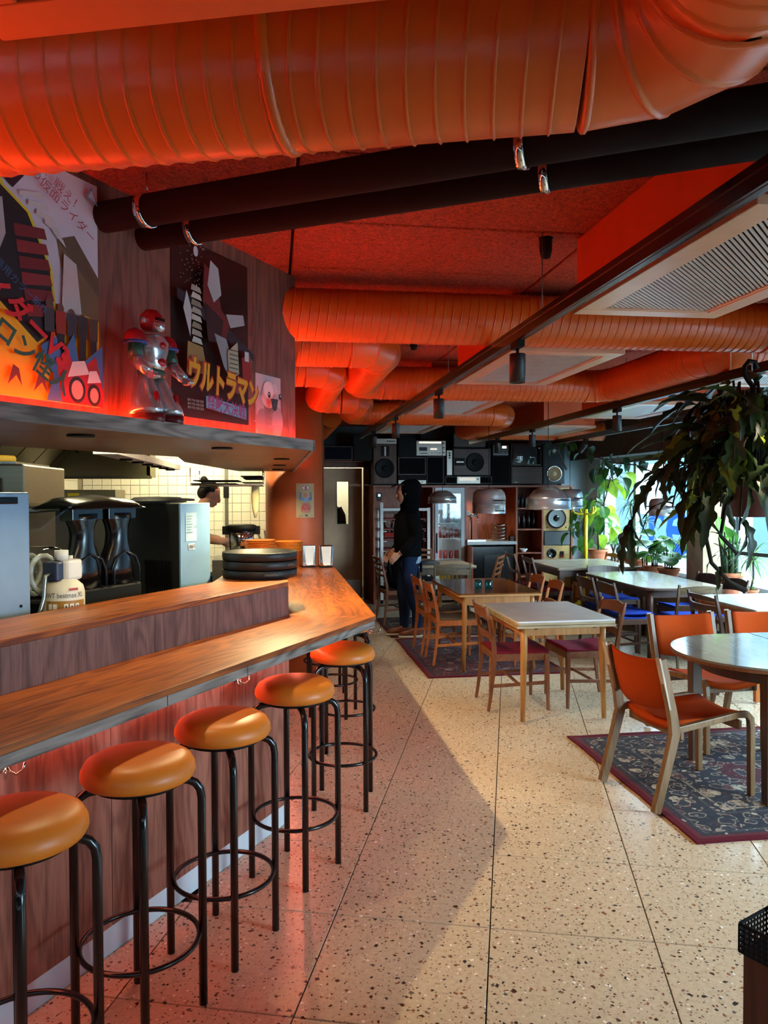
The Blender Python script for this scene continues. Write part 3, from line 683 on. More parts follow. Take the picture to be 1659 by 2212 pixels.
F.poly([(.09, .53), (.16, .56), (.17, .46), (.12, .34), (.08, .35)], '#a9abb0').poly([(.38, .46), (.43, .44), (.45, .28), (.40, .22), (.37, .30)], '#b9bbbf')
for i in range(5): x = .32 + i * .043; F.oval(x, .295 - .008 * i, .013, .016, '#5f4038').poly([(x - .02, .28), (x + .02, .28), (x + .018, .21), (x - .018, .21)], ('#3a3b40', '#8c2b22', '#35343a', '#2c2c30', '#4a4038')[i]).poly([(x - .014, .21), (x + .014, .21), (x + .01, .10 + .01 * i), (x - .012, .10 + .01 * i)], '#23242a')
F.poly([(.28, .16), (.34, .20), (.36, .14), (.41, .22), (.43, .12), (.53, .20), (.53, .0), (.30, .0), (.33, .08)], '#3f6fa5').poly([(.34, .12), (.38, .17), (.42, .10), (.50, .16), (.53, .05), (.53, 0), (.36, 0)], '#b5262c')
F.oval(.42, .045, .034, .042, '#2a2528').oval(.42, .045, .024, .030, '#c99a8a').oval(.49, .035, .028, .036, '#2a2528').oval(.49, .035, .018, .024, '#c99a8a').poly([(.38, .08), (.47, .10), (.45, .14), (.40, .13)], '#d9d5d0').poly([(.46, .07), (.52, .08), (.50, .115), (.47, .11)], '#d9d5d0')
for i, (a, b) in enumerate(((.05, .05), (.16, .03), (.25, .02))): F.poly([(a, b), (a + .02, b + .06), (a + .04, b + .05), (a + .05, b), (a + .03, b + .03)], '#7a3528')
F.text('イライダーV3', .165, .265, .088, '#c3202a', R(-33), .95, 0, .003).text('ストロン怪人', .185, .155, .080, '#245a48', R(-30), .95, 0, .002).text('劇場用カラー新作', .20, .325, .030, '#3b5f8a', R(-33))
F.text('ゆけ！戦え！', .335, .665, .040, '#b04a58', R(-28)).text('3人の仮面ライダー', .345, .615, .040, '#a8404c', R(-30))
F.poly([(.46, .66), (.51, .645), (.485, .70)], '#6f8fb4').poly([(.469, .664), (.502, .654), (.485, .69)], '#c9c9dc').build('printed_picture', t)
t, F = sheet('film_poster', 'black Japanese film poster with orange title letters, behind the toy robot', 'poster', -1.008, 1.945, .50, .675, '#15120f')
rnd = random.Random(3)
for i in range(70): x, y = rnd.uniform(.02, .2), rnd.uniform(.5, .66); F.rect(x, y, x + .003, y + .003, '#cfd3dc')
F.oval(.11, .63, .014, .02, '#c9cfdc').poly([(0, .43), (.5, .27), (.5, .30), (.2, .42), (0, .47)], '#262a36').poly([(.16, .60), (.24, .56), (.27, .44), (.33, .40), (.30, .33), (.20, .36), (.15, .45)], '#6b2020').poly([(.20, .62), (.25, .60), (.27, .50), (.22, .46), (.18, .52)], '#b3b6bd').poly([(.30, .43), (.42, .45), (.43, .41), (.33, .38)], '#a9acb3').poly([(.16, .45), (.28, .40), (.26, .31), (.18, .30)], '#2a1416').poly([(.22, .34), (.30, .33), (.36, .20), (.40, .12), (.36, .12), (.28, .22)], '#8f9399').poly([(.03, .40), (.05, .47), (.08, .40), (.07, .30)], '#c9cacd')
for i in range(9): F.poly([(.08 + .006 * (i % 2), .50 - i * .028), (.13, .495 - i * .028), (.14, .475 - i * .028), (.075, .478 - i * .028)], ('#a9a496', '#cdc9bd', '#8c8272')[i % 3])
F.poly([(.05, .28), (.14, .27), (.17, .17), (.04, .16)], '#9b7a4a').poly([(.30, .28), (.37, .33), (.38, .20), (.31, .16)], '#b3ab92').poly([(.40, .27), (.46, .29), (.47, .16), (.41, .15)], '#9c2622').poly([(.42, .30), (.45, .30), (.45, .26), (.42, .26)], '#c9cacd')
for i in range(7): F.rect(.31, .18 + i * .018, .37, .184 + i * .018, '#4a4438')
for i in range(26): F.rect(.445, .32 + i * .011, .452, .328 + i * .011, '#a02420').rect(.465, .32 + i * .011, .472, .328 + i * .011, '#7e201d') if i % 5 else None
F.text('ウルトラマン', .255, .135, .124, '#c7351c', R(-5), .64, 0, .011).text('ウルトラマン', .255, .135, .122, '#f0a024', R(-5), .64, 0, .006)
F.poly([(.13, .035), (.40, .012), (.40, .058), (.13, .082)], '#8fa6bd').text('怪獣大決戦', .265, .047, .060, '#c03a72', R(-4.5), .86, 0, .001)
for i in range(3): F.text('製作 円谷 音楽 監督', .065, .055 - i * .014, .011, '#cfcac0', 0)
F.text('1979', .46, .012, .010, '#cfcac0').build('printed_picture', t)
t, F = sheet('ostrich_photo', 'black and white photograph of an ostrich facing forward, at the wall end', 'picture', -.452, 1.918, .206, .262, '#b9b4bd')
F.rect(.003, .003, .203, .11, '#8a8790').rect(.003, .08, .203, .17, '#a09da6').oval(.05, .05, .05, .06, '#77747d').oval(.17, .06, .05, .07, '#858089')
F.poly([(.065, 0), (.135, 0), (.128, .07), (.14, .13), (.06, .13), (.072, .07)], '#6d686c').oval(.1, .165, .058, .050, '#cfcbd0').oval(.1, .20, .045, .035, '#dedbe0')
for i in range(40):
    a = rnd.uniform(-.3, pi + .3); x, y = .1 + .05 * cos(a), .175 + .045 * sin(a); F.poly([(x - .002, y), (x + .012 * cos(a), y + .016 * sin(a) + .004), (x + .002, y)], '#dcd9de')
for i in range(34): x, y = rnd.uniform(.066, .134), rnd.uniform(0, .12); F.rect(x, y, x + .002, y + .008, rnd.choice(['#3f3b3e', '#a39ea3']))
F.poly([(.07, .155), (.13, .155), (.118, .11), (.1, .098), (.082, .11)], '#2b2829').poly([(.078, .150), (.122, .150), (.1, .112)], '#4a4648').oval(.055, .168, .012, .014, '#1c191b').oval(.145, .168, .012, .014, '#1c191b').oval(.052, .172, .004, .004, '#f0f0f0').oval(.148, .172, .004, .004, '#f0f0f0').oval(.092, .14, .003, .005, '#0e0d0e').oval(.108, .14, .003, .005, '#0e0d0e').build('printed_picture', t)
M_TOY = plain('#c9cdd2', .22, .75)

# ------------------------------------------------------------------ toy robot on the shelf
rb = thing('toy_robot', 'chrome toy robot with red dome helmet and flared legs on the bar shelf', 'toy', tuple(bar(.215, -1.235, 1.887)), BA, local=True)
rb['xf'] = (0.0, 0.0, 0.0, 0.0)
RED = plain('#a31820', .25); GRN = plain('#1f4a3a', .4); BLU = plain('#27408f', .3)
def rl(name, mb, m): return mb.build(name, m, rb)
m = MB()
for s in (-1, 1):
    x = s * .038
    m.rings([[(x + s * dx + rx * cos(a), y0 + ry * sin(a), z) for a in (2 * pi * i / 18 for i in range(18))] for z, rx, ry, dx, y0 in ((.03, .046, .062, .014, -.018), (.05, .047, .062, .012, -.018), (.10, .038, .048, .002, -.006), (.14, .028, .034, -.004, 0), (.165, .020, .024, -.006, 0))])
rl('leg', m, M_TOY)
m = MB()
for s in (-1, 1): m.rings([[(s * .048 + .04 * cos(a), -.025 + .062 * sin(a), z) for a in (2 * pi * i / 16 for i in range(16))] for z in (.0, .012, .03)])
rl('foot', m, plain('#571519', .35))
m = MB()
for s in (-1, 1): m.ell((s * .048, -.06, .075), (.012, .012, .03), 10)
rl('shin_plate', m, RED)
rl('hips', MB().rings([[(rx * cos(a), ry * sin(a), z) for a in (2 * pi * i / 20 for i in range(20))] for z, rx, ry in ((.155, .05, .035), (.175, .058, .04), (.19, .045, .035))]), GRN)
rl('torso', MB().rings([[(rx * cos(a), ry * sin(a) - .004, z) for a in (2 * pi * i / 24 for i in range(24))] for z, rx, ry in ((.175, .030, .028), (.195, .052, .044), (.215, .047, .04), (.24, .058, .045), (.275, .066, .046), (.293, .05, .036), (.30, .03, .03))]), M_TOY)
rl('chest_badge', MB().ell((.0, -.047, .262), (.016, .008, .012), 12).ell((0, -.045, .205), (.02, .008, .014), 12), RED)
for s in (-1, 1):
    rl('shoulder', MB().rings([[(s * .078 + rr * cos(a), rr * .9 * sin(a), z) for a in (2 * pi * i / 18 for i in range(18))] for z, rr in ((.262, .036), (.268, .038), (.285, .036), (.302, .026), (.310, .008))]), RED)
    rl('shoulder_band', MB().lathe([(.0385, .258), (.040, .258), (.040, .267), (.0385, .267)], 20, (s * .078, 0, 0)), BLU)
    rl('upper_arm', MB().tube([(s * .08, 0, .27), (s * .088, -.006, .235), (s * .088, -.01, .215)], [.022, .024, .024], 14), GRN)
    rl('forearm', MB().tube([(s * .088, -.008, .218), (s * .09, -.035, .185), (s * .088, -.065, .16)], [.022, .020, .016], 14), M_TOY)
    rl('hand', MB().box((s * .087, -.078, .15), (.022, .024, .022)).tube([(s * .08, -.085, .15), (s * .078, -.1, .146)], .006, 8).tube([(s * .092, -.085, .15), (s * .092, -.1, .146)], .006, 8), M_TOY)
rl('helmet', MB().lathe([(.0, .388), (.02, .384), (.036, .366), (.040, .345), (.036, .325), (.026, .315)][::-1], 24), RED)
rl('face_plate', MB().rings([[(rx * cos(a), -.03 + ry * sin(a), z) for a in (2 * pi * i / 16 for i in range(16))] for z, rx, ry in ((.308, .012, .012), (.318, .022, .02), (.334, .024, .022), (.342, .018, .014))]), M_TOY)
rl('visor', MB().box((0, -.036, .350), (.04, .01, .010)), M_BLACK)
rl('ear_disc', MB().lathe([(.0, -.046), (.012, -.046), (.012, .046), (0, .046)], 14, (0, 0, .345), Matrix.Rotation(pi / 2, 3, 'Y')), M_TOY)

# ------------------------------------------------------------------ bar stools
st = thing('bar_stool', 'orange round bar stool, tall black tube legs', 'stool', local=True, group='bar stools'); st['xf'] = (0., 0., 0., 0.)
pf = [(.0, .762), (.15, .762), (.166, .768), (.174, .784), (.172, .802), (.160, .824), (.135, .838), (.09, .843), (.0, .845)]
MB().lathe(pf, 40, caps=False).build('seat', M_LEATHER, st)
MB().lathe([(.0, .748), (.135, .748), (.135, .7615), (0, .7615)], 32, caps=False).build('seat_base', M_SOFTBLACK, st)
for k in range(4):
    a = pi / 4 + k * pi / 2; c, s = cos(a), sin(a)
    pts = [(.05, .742), (.12, .742), (.150, .738), (.172, .726), (.187, .704), (.192, .675), (.192, .0)]
    MB().tube([(r * c, r * s, z) for r, z in pts], .0135, 14).build('leg', M_BLACK, st)
MB().tube([(.1795 * cos(a), .1795 * sin(a), .25) for a in (2 * pi * i / 48 for i in range(48))], .0085, 10, True).build('foot_ring', M_BLACK, st)
stools = [((-.42, 2.475), 'orange bar stool second from the left picture edge, tallest in view'), ((-.655, 2.075), 'orange bar stool cut off by the left edge of the picture'),
          ((-.186, 2.864), 'orange bar stool third from the left picture edge, full height in view'), ((.09, 3.366), 'orange bar stool by the end of the front panel, before the corner'),
          ((.364, 4.098), 'orange bar stool tucked under the pointed corner of the bar, lit red'), ((.47, 4.98), 'orange bar stool first around the corner, mostly hidden by the worktop'),
          ((.44, 5.75), 'orange bar stool second around the corner, only legs showing'), ((.43, 6.45), 'orange bar stool last around the corner, only legs showing')]
for i, ((x, y), lb) in enumerate(stools):
    rz = BA + (0, .1, .02, -.04, .35, .5, .2, .6)[i]
    if i == 0: st.location = (x, y, 0); st.rotation_euler = (0, 0, rz); st['label'] = lb
    else: dup(st, (x, y, 0), rz, lb)
fresh()

# ------------------------------------------------------------------ things on and behind the bar
def barbox(d0, d1, s0, s1, z0, z1, mb=None):
    return (mb or MB()).prism([tuple(bar(d, s)[:2]) for d, s in ((d0, s0), (d0, s1), (d1, s1), (d1, s0))], z0, z1)
t = thing('ice_machine', 'tall stainless cabinet with a recessed grip, at the left picture edge', 'appliance', tuple(bar(-.85, -1.55, .9)), BA)
barbox(-.6, -1.05, -1.62, -1.03, .92, 1.658).build('body', plain('#a2b8cc', .4, .5), t, .006)
barbox(-.592, -.602, -1.24, -1.09, 1.612, 1.64).build('grip', M_BLACK, t, .004)
for s in (-1.19, -1.08): MB().lathe([(0, 0), (.006, 0), (.006, .006), (0, .006)], 10, bar(-.602, s, 1.2), BN.to_track_quat('Z', 'Y').to_matrix()).build('screw', M_BLACK, t)
barbox(-.64, -1.0, -1.6, -1.06, .9, .92).build('base', M_SOFTBLACK, t)
t = thing('cooler_cabinet', 'dark sided cabinet with stainless end, paper label and slotted vent', 'appliance', tuple(bar(-.78, -.1, .9)), BA)
barbox(-.604, -.98, -.085, .155, .9, 1.60).build('body', plain('#1f2224', .35, .3), t, .004)
barbox(-.594, -.606, -.09, .16, 1.0, 1.602).build('end_panel', plain('#86aac4', .4, .4), t, .003)
Fm = lambda u, v, q: tuple(bar(-.5925 + .0003 * q, -.05 + u, 1.40 + v))
F = Flat(Fm); F.rect(0, 0, .09, .15, '#9dbccb'); F.rect(.02, -.045, .075, -.012, '#c3cdd2')
for i in range(7): F.rect(.008, .13 - i * .014, .055 - .006 * (i % 3), .134 - i * .014, '#6f8796')
for i in range(9): F.rect(.026 + i * .005, -.038, .028 + i * .005 + (i % 2) * .0015, -.018, '#2b2f33')
F.text('CE', .072, .075, .018, '#3c4a54').build('paper_label', t)
for i in range(6): barbox(-.592, -.5955, -.06 + (i // 3) * .1, .02 + (i // 3) * .1, 1.10 + (i % 3) * .016, 1.107 + (i % 3) * .016).build('vent_slot', M_BLACK, t)
mb = MB()
for i in range(12): mb.prism([tuple(bar(-.66 - i * .015, -.087)[:2]), tuple(bar(-.668 - i * .015, -.087)[:2]), tuple(bar(-.668 - i * .015, -.0905)[:2]), tuple(bar(-.66 - i * .015, -.0905)[:2])], 1.0, 1.3)
mb.build('side_grille', M_BLACK, t)
t = thing('frying_pan', 'black pan lying upside down on the cooler cabinet', 'pan', tuple(bar(-.83, -.02, 1.603)), BA)
c = bar(-.82, .0, 1.603)
MB().lathe([(.14, 0), (.155, .004), (.15, .012), (.12, .03), (0, .034)], 28, c, caps=False).build('body', M_SOFTBLACK, t)
MB().beam(c + BX * .14 + V((0, 0, .02)), c + BX * .3 + V((0, 0, .012)), .03, .012).build('handle', M_SOFTBLACK, t)
# slush machine
t = thing('slush_machine', 'black twin slush drink machine with clear drum, seen from behind', 'appliance', tuple(bar(-.8, -.55, .9)), BA)
barbox(-.62, -1.05, -.76, -.32, .90, 1.10).build('base', plain('#9fa7ad', .3, .8), t, .006)
barbox(-.64, -1.02, -.77, -.33, 1.10, 1.22).build('drip_housing', M_SOFTBLACK, t, .01)
def arch(s0):
    m = MB(); prof = [(1.22, .104, .06), (1.30, .103, .06), (1.36, .092, .055), (1.41, .066, .05), (1.46, .056, .05), (1.50, .066, .05), (1.53, .084, .055), (1.56, .088, .055)]
    m.rings([[bar(-.70 - b * sin(a), s0 + w * cos(a), z) for a in (2 * pi * i / 20 for i in range(20))] for z, w, b in prof])
    return m
for s in (-.655, -.435):
    a = arch(s).build('bowl_column', M_BLACK, t)
    MB().tube([bar(-.638, s - .085, 1.225), bar(-.638, s - .083, 1.30), bar(-.64, s - .06, 1.35), bar(-.645, s, 1.375), bar(-.64, s + .06, 1.35), bar(-.638, s + .083, 1.30), bar(-.638, s + .085, 1.225)], .006, 8).build('arch_rim', plain('#1b2430', .15), a)
    barbox(-.66, -.74, s - .092, s + .092, 1.53, 1.585).build('collar', M_BLACK, a, .004)
MB().rings([[bar(-.62 - y, s, 1.585 + h * max(0, sin(pi * y / .26)) ** .5) for y in (.26 * i / 14 for i in range(15))] + [bar(-.88, s, 1.583), bar(-.62, s, 1.583)] for s, h in ((-.775, .012), (-.73, .05), (-.55, .065), (-.36, .045), (-.32, .012))]).build('lid', M_BLACK, t)
q = BN.to_track_quat('Z', 'Y').to_matrix()
c = bar(-1.02, -.87, 1.30)
MB().lathe([(.12, 0), (.125, .02), (.125, .36), (.115, .385), (0, .39)], 28, c, q, caps=False).build('clear_drum', M_CLEAR, t)
ag = MB()
ag.tube([bar(-1.0 + .36 * i / 60, -.87 + .085 * cos(i * .42), 1.30 + .085 * sin(i * .42)) for i in range(61)], .012, 6).build('auger', plain('#cfd2cf', .3), t)
MB().add([bar(-.62, -.96, 1.50), bar(-.62, -.78, 1.60), bar(-1.0, -.78, 1.60), bar(-1.0, -.96, 1.50), bar(-.62, -.96, 1.51), bar(-.62, -.78, 1.61), bar(-1.0, -.78, 1.61), bar(-1.0, -.96, 1.51)], [(0, 1, 2, 3), (4, 7, 6, 5), (0, 4, 5, 1), (1, 5, 6, 2), (2, 6, 7, 3), (3, 7, 4, 0)]).build('clear_lid', M_CLEAR, t)
F = Flat(lambda u, v, q: tuple(bar(-.6185 + .0003 * q, -.735 + u, 1.02 + v)))
F.rect(.02, 0, .05, .06, '#9dbccb').rect(.06, 0, .15, .06, '#b9cfdb')
for i in range(5): F.rect(.066, .048 - i * .01, .12 + .01 * (i % 3), .051 - i * .01, '#5c7080').rect(.13, .048 - i * .01, .142, .051 - i * .01, '#5c7080')
F.build('paper_label', t)
# water filter
t = thing('water_filter', 'white water filter cartridge with blue grey head and hose', 'filter', tuple(bar(-.56, -.85, 1.0)), BA)
c = bar(-.59, -.868, 0)
MB().lathe([(.0, .9), (.083, .9), (.085, .93), (.085, 1.235), (.078, 1.262), (.056, 1.282), (.05, 1.292), (0, 1.292)], 36, c, caps=False).build('cartridge', plain('#dcd6c2', .4), t)
h = MB(); h.prism([tuple((c + BX * x + BN * y)[:2]) for x, y in ((-.03, -.05), (.065, -.05), (.068, .03), (.055, .052), (-.02, .052), (-.03, .03))], 1.285, 1.372); h.build('head', M_WHITE, t, .012)
MB().prism([tuple((c + BX * x + BN * y)[:2]) for x, y in ((-.075, -.045), (-.028, -.045), (-.028, .035), (-.065, .03))], 1.283, 1.368).build('head_cap', plain('#2c3550', .4), t, .01)
MB().lathe([(0, 1.37), (.028, 1.37), (.028, 1.412), (0, 1.413)], 20, c + BX * -.01, caps=False).lathe([(0, 1.37), (.010, 1.37), (.010, 1.386), (0, 1.386)], 12, c + BX * .04, caps=False).build('dial', M_WHITE, t)
MB().tube([c + BX * -.07 + V((0, 0, 1.315)), c + BX * -.095 + V((0, 0, 1.31)), c + BX * -.1 + V((0, 0, 1.28)), c + BX * -.105 + V((0, 0, 1.22)), c + BX * -.14 + V((0, 0, 1.13)), c + BX * -.19 + V((0, 0, 1.06)), c + BX * -.26 + V((0, 0, 1.0))], .0085, 10).build('hose', m_brushed('#a8a8a2', .3), t)
MB().tube([c + BX * .068 + V((0, 0, 1.30)), c + BX * .085 + V((0, 0, 1.30)), c + BX * .088 + V((0, 0, 1.32))], .007, 8).build('outlet', M_WHITE, t)
va = atan2(BN.y, BN.x)
def fmap(u, v, q): a = R(-70) + u / .085; r = .0856 + .0003 * q; return (c.x + r * cos(a), c.y + r * sin(a), 1.19 + v)
F = Flat(fmap); F.text('BWT bestmax XL', -.008, .036, .030, '#3b3f55', 0, .78).rect(.012, .056, .052, .066, '#b3392e')
n = 8
for i in range(n): u0, u1 = -.085 + .17 * i / n, -.085 + .17 * (i + 1) / n; F.rect(u0, -.06, u1, .014, '#a9772f')
for u in (-.062, -.042, .0, .022, .044): F.rect(u - .008, -.022, u + .008, .002, '#e6dcc4')
for u in (.0, .022, .044): F.oval(u, -.010, .003, .005, '#3b3f55')
F.rect(-.07, -.03, -.03, -.027, '#e6dcc4').build('printed_label', t)
# round black trays stacked at the end of the ledge
tr = None
for i in range(3):
    c = V((-.075, 4.43, 1.181 + i * .049))
    lb = ('bottom round black tray of the stack on the bar ledge', 'middle round black tray of the stack on the bar ledge', 'top round black tray of the stack on the bar ledge')[i]
    t = thing('round_tray', lb, 'tray', tuple(c), .7 * i, 'stacked black trays', True); t['xf'] = (0., 0., 0., 0.)
    MB().lathe([(.0, 0), (.20, 0), (.208, .003), (.210, .044), (.207, .046), (.203, .044), (.200, .008), (0, .008)], 48, caps=False).build('shell', plain('#101012', .5), t)
    for a in (-1.25, 1.9):
        g = [(.2105 * cos(a + da), .2105 * sin(a + da)) for da in (-.2, -.1, 0, .1, .2)]
        MB().rings([[(x, y, .018), (x, y, .032), (x * .985, y * .985, .032), (x * .985, y * .985, .018)] for x, y in g]).build('hand_slot', plain('#5a564d', .6), t)
# napkin dispensers
def napkin(x, y, rz, label):
    t = thing('napkin_dispenser', label, 'dispenser', (x, y, 1.0), rz, 'napkin dispensers', True); t['xf'] = (0., 0., 0., 0.)
    MB().bb(-.06, .06, -.055, .055, .012, .195).build('case', M_CHROME, t, .006); MB().bb(-.055, .055, -.05, .05, 0, .012).build('base', M_SOFTBLACK, t)
    MB().add([(-.03, -.058, .03), (.035, -.058, .03), (.045, -.058, .185), (-.045, -.058, .185), (-.02, -.075, .02), (.03, -.07, .025)], [(0, 1, 2, 3), (0, 4, 5, 1)]).build('napkin', M_WHITE, t)
    MB().bb(.0605, .063, -.03, .03, .02, .18).build('side_napkin', M_WHITE, t)
napkin(.30, 6.84, .25, 'chrome napkin dispenser nearer the column on the bar end'); napkin(.455, 6.8, .1, 'chrome napkin dispenser at the outer corner of the bar end')
# plates and boards on the far ledge
def stack(name, cat, n, x, y, z, r, dz, colr, labels, group, prof=None):
    out = None
    for i in range(n):
        w = ('lowest', 'second lowest', 'third lowest', 'fourth from the bottom', 'fifth from the bottom', 'sixth from the bottom', 'seventh from the bottom', 'topmost')[i] if i < n - 1 else 'topmost'
        o = MB().lathe([(0, 0), (r * .6, 0), (r, .02), (r, .024), (r * .58, .006), (0, .006)], 28, (x, y, z + i * dz), caps=False).build(name, colr); tag(o, labels + ', ' + w, cat, group)
stack('plate', 'plate', 7, .12, 6.2, 1.181, .115, .011, plain('#c9741f', .35), 'orange plate in the right hand stack on the bar ledge', 'orange plates, right stack')
stack('plate', 'plate', 8, -.1, 6.05, 1.181, .12, .0125, plain('#c0651c', .35), 'orange plate in the left, taller stack on the bar ledge', 'orange plates, left stack')
stack('plate', 'plate', 4, -.06, 5.55, 1.181, .11, .012, plain('#d8cfae', .4), 'cream plate in the low stack before the orange plates', 'cream plates')
stack('saucer', 'saucer', 2, .03, 5.95, 1.181, .07, .010, plain('#d9b9a0', .4), 'small pinkish saucer beside the cream plates', 'saucers')
# kitchen: hood, rack, pot, counter at the far wall
t = thing('kitchen_counter', 'cluttered kitchen counter along the tiled back wall', 'counter', (-.9, 7.9, 0))
MB().bb(-2.0, .1, 7.55, 8.2, .86, .90).build('worktop', M_STEEL, t); MB().bb(-1.95, .05, 7.6, 8.15, 0, .86).build('base_cabinet', plain('#3a3a3a', .4, .5), t)
t = thing('cooking_pot', 'tall shiny stock pot with black rim and lid on the kitchen counter', 'pot', (-.27, 6.75, .9))
MB().bb(-.5, -.16, 6.5, 7.0, 0, 1.10).build('stand', M_STEEL, t)
MB().lathe([(.0, 1.101), (.105, 1.101), (.108, 1.34), (.1, 1.345), (0, 1.346)], 28, (-.27, 6.75, 0), caps=False).build('body', M_CHROME, t)
MB().lathe([(.10, 1.335), (.128, 1.335), (.13, 1.375), (.1, 1.385), (0, 1.387)], 28, (-.27, 6.75, 0), caps=False).build('lid', M_SOFTBLACK, t)
for s in (-1, 1): MB().bb(-.27 + s * .13 - .03, -.27 + s * .13 + .03, 6.72, 6.78, 1.30, 1.37).build('handle', M_SOFTBLACK, t)
t = thing('knife_holder', 'steel holder with upright knives and a blue bag behind', 'holder', (-.07, 7.0, 1.05))
MB().bb(-.13, -.03, 6.9, 6.98, .98, 1.12).build('box', M_STEEL, t)
for i, (x, a) in enumerate(((-.1, -.12), (-.07, -.07), (-.045, -.03))): MB().beam((x, 7.0, 1.1), (x + a, 7.0, 1.32), .022, .004, .018, .003).build('knife', M_STEEL, t)
MB().bb(-.15, -.01, 6.75, 7.0, .0, .98).build('stand', M_SOFTBLACK, t)
o = MB().rings([[(.0 + rx * cos(a), 7.2 + .07 * sin(a) * (1 + .2 * sin(3 * a)), z) for a in (2 * pi * i / 16 for i in range(16))] for z, rx in ((.90, .05), (1.0, .075), (1.12, .07), (1.2, .045), (1.235, .02))]).build('plastic_bag', plain('#5d8fc4', .35)); tag(o, 'crumpled blue plastic bag behind the knives', 'bag')
hd = thing('extractor_hood', 'stainless extractor hood with slanted grease filters over the kitchen', 'hood', (-1.5, 5.6, 1.95))
MB().add([(-2.15, 3.4, 2.10), (-1.15, 3.4, 2.1), (-1.15, 8.3, 2.1), (-2.15, 8.3, 2.1), (-2.15, 3.4, 2.55), (-1.45, 3.4, 2.55), (-1.45, 8.3, 2.55), (-2.15, 8.3, 2.55)], [(4, 5, 6, 7), (0, 1, 5, 4), (1, 2, 6, 5), (2, 3, 7, 6), (3, 0, 4, 7)]).build('canopy', M_STEEL, hd)
for i in range(9):
    y = 3.5 + i * .53; f = MB().add([(-2.1, y, 1.92), (-1.75, y, 2.3), (-1.75, y + .5, 2.3), (-2.1, y + .5, 1.92), (-2.11, y, 1.94), (-1.76, y, 2.32), (-1.76, y + .5, 2.32), (-2.11, y + .5, 1.94)], [(0, 1, 2, 3), (4, 7, 6, 5), (0, 4, 5, 1), (1, 5, 6, 2), (2, 6, 7, 3), (3, 7, 4, 0)]).build('grease_filter', m_brushed('#8f8a74', .35), hd)
    MB().tube([(-1.93, y + .2, 2.09), (-1.9, y + .2, 2.06), (-1.9, y + .3, 2.06), (-1.93, y + .3, 2.09)], .006, 6).build('handle', M_SOFTBLACK, f)
MB().bb(-2.19, -1.22, 8.0, 8.03, 1.82, 2.5).bb(-1.25, -1.22, 8.0, 8.4, 1.82, 2.5).build('end_panel', m_brushed('#b5ad88', .3), hd)
MB().bb(-2.19, -1.2, 7.98, 8.0, 1.80, 1.83).build('gutter', m_brushed('#8f8870', .4), hd)
t = thing('ticket_rail', 'white perforated lamp rail with dark spots under the kitchen ceiling', 'rail', (-.9, 5.9, 1.87))
MB().bb(-.97, -.84, 4.4, 7.3, 1.87, 1.91).build('rail', M_WHITE, t)
for i in range(6): MB().lathe([(0, -.012), (.04, -.012), (.04, 0), (0, 0)], 14, (-.905, 5.0 + i * .42, 1.87), caps=False).build('spot', M_SOFTBLACK, t)
t = thing('oven', 'stainless oven top with dark badge under the kitchen hood', 'oven', (-1.5, 4.3, 0))
MB().bb(-2.0, -1.25, 4.0, 4.7, 0, 1.55).build('body', plain('#3a3a3a', .35, .6), t); MB().bb(-2.02, -1.2, 3.97, 4.72, 1.58, 1.80).build('top', m_brushed('#a39c86', .35), t, .01)
MB().bb(-1.52, -1.30, 3.955, 3.972, 1.64, 1.73).build('badge', plain('#3a2c28', .4), t)
t = thing('baguette_tray', 'tray of long yellow pastry rolls on top of the oven', 'tray', (-1.55, 4.3, 1.8))
MB().bb(-1.95, -1.25, 4.02, 4.6, 1.80, 1.812).build('tray', M_STEEL, t)
for i in range(7): MB().tube([(-1.92 + i * .05, 4.05, 1.835), (-1.85 + i * .07, 4.55, 1.845)], .022, 10).build('roll', plain('#d9b03c', .6), t)
t = thing('extraction_unit', 'long stainless unit with yellow sticker on the kitchen counter', 'appliance', (-1.8, 7.7, .9))
MB().bb(-2.15, -1.45, 7.5, 7.95, 1.50, 1.69).build('body', m_brushed('#a8a184', .35), t, .006); MB().bb(-1.88, -1.78, 7.496, 7.5, 1.62, 1.66).build('sticker', plain('#d9c01c', .5), t); MB().bb(-2.1, -1.5, 7.55, 7.9, 0.905, 1.5).build('stand', plain('#3a3732', .5), t)
t = thing('hanging_tray_rack', 'wire rack of black baking trays hung under the pass', 'rack', (-.42, 6.7, 1.72))
MB().tube([(-.66, 6.4, 1.86), (-.66, 6.4, 1.72), (-.08, 6.4, 1.72), (-.08, 6.4, 1.86)], .006, 6).tube([(-.66, 7.2, 1.86), (-.66, 7.2, 1.72), (-.08, 7.2, 1.72), (-.08, 7.2, 1.86)], .006, 6).build('wire_frame', M_CHROME, t)
for i, (x0, x1) in enumerate(((-.66, -.3), (-.64, -.28), (-.26, -.08), (-.25, -.08), (-.24, -.08))): MB().bb(x0, x1, 6.4 + .02 * i, 7.2, 1.728 + i % 3 * .026 + (i // 2) * .01, 1.736 + i % 3 * .026 + (i // 2) * .01).build('tray', M_SOFTBLACK, t)
o = MB().rings([[(-.15 + w * cos(a), 6.75 + .012 * sin(a), z) for a in (2 * pi * i / 10 for i in range(10))] for z, w in ((1.72, .03), (1.62, .035), (1.52, .028), (1.44, .008))]).build('hanging_cloth', plain('#d8cf9f', .9)); tag(o, 'pale cloth hanging from the tray rack in the kitchen', 'cloth')
t = thing('kitchen_post', 'grey steel upright standing before the tiled wall', 'post', (-.60, 8.9, 0)); MB().bb(-.54, -.50, 8.9, 8.96, 0, 2.5).build('upright', m_brushed('#8f8c80', .4, 'z'), t); MB().bb(-.55, -.49, 8.87, 8.9, 1.6, 1.75).build('bracket', M_SOFTBLACK, t)
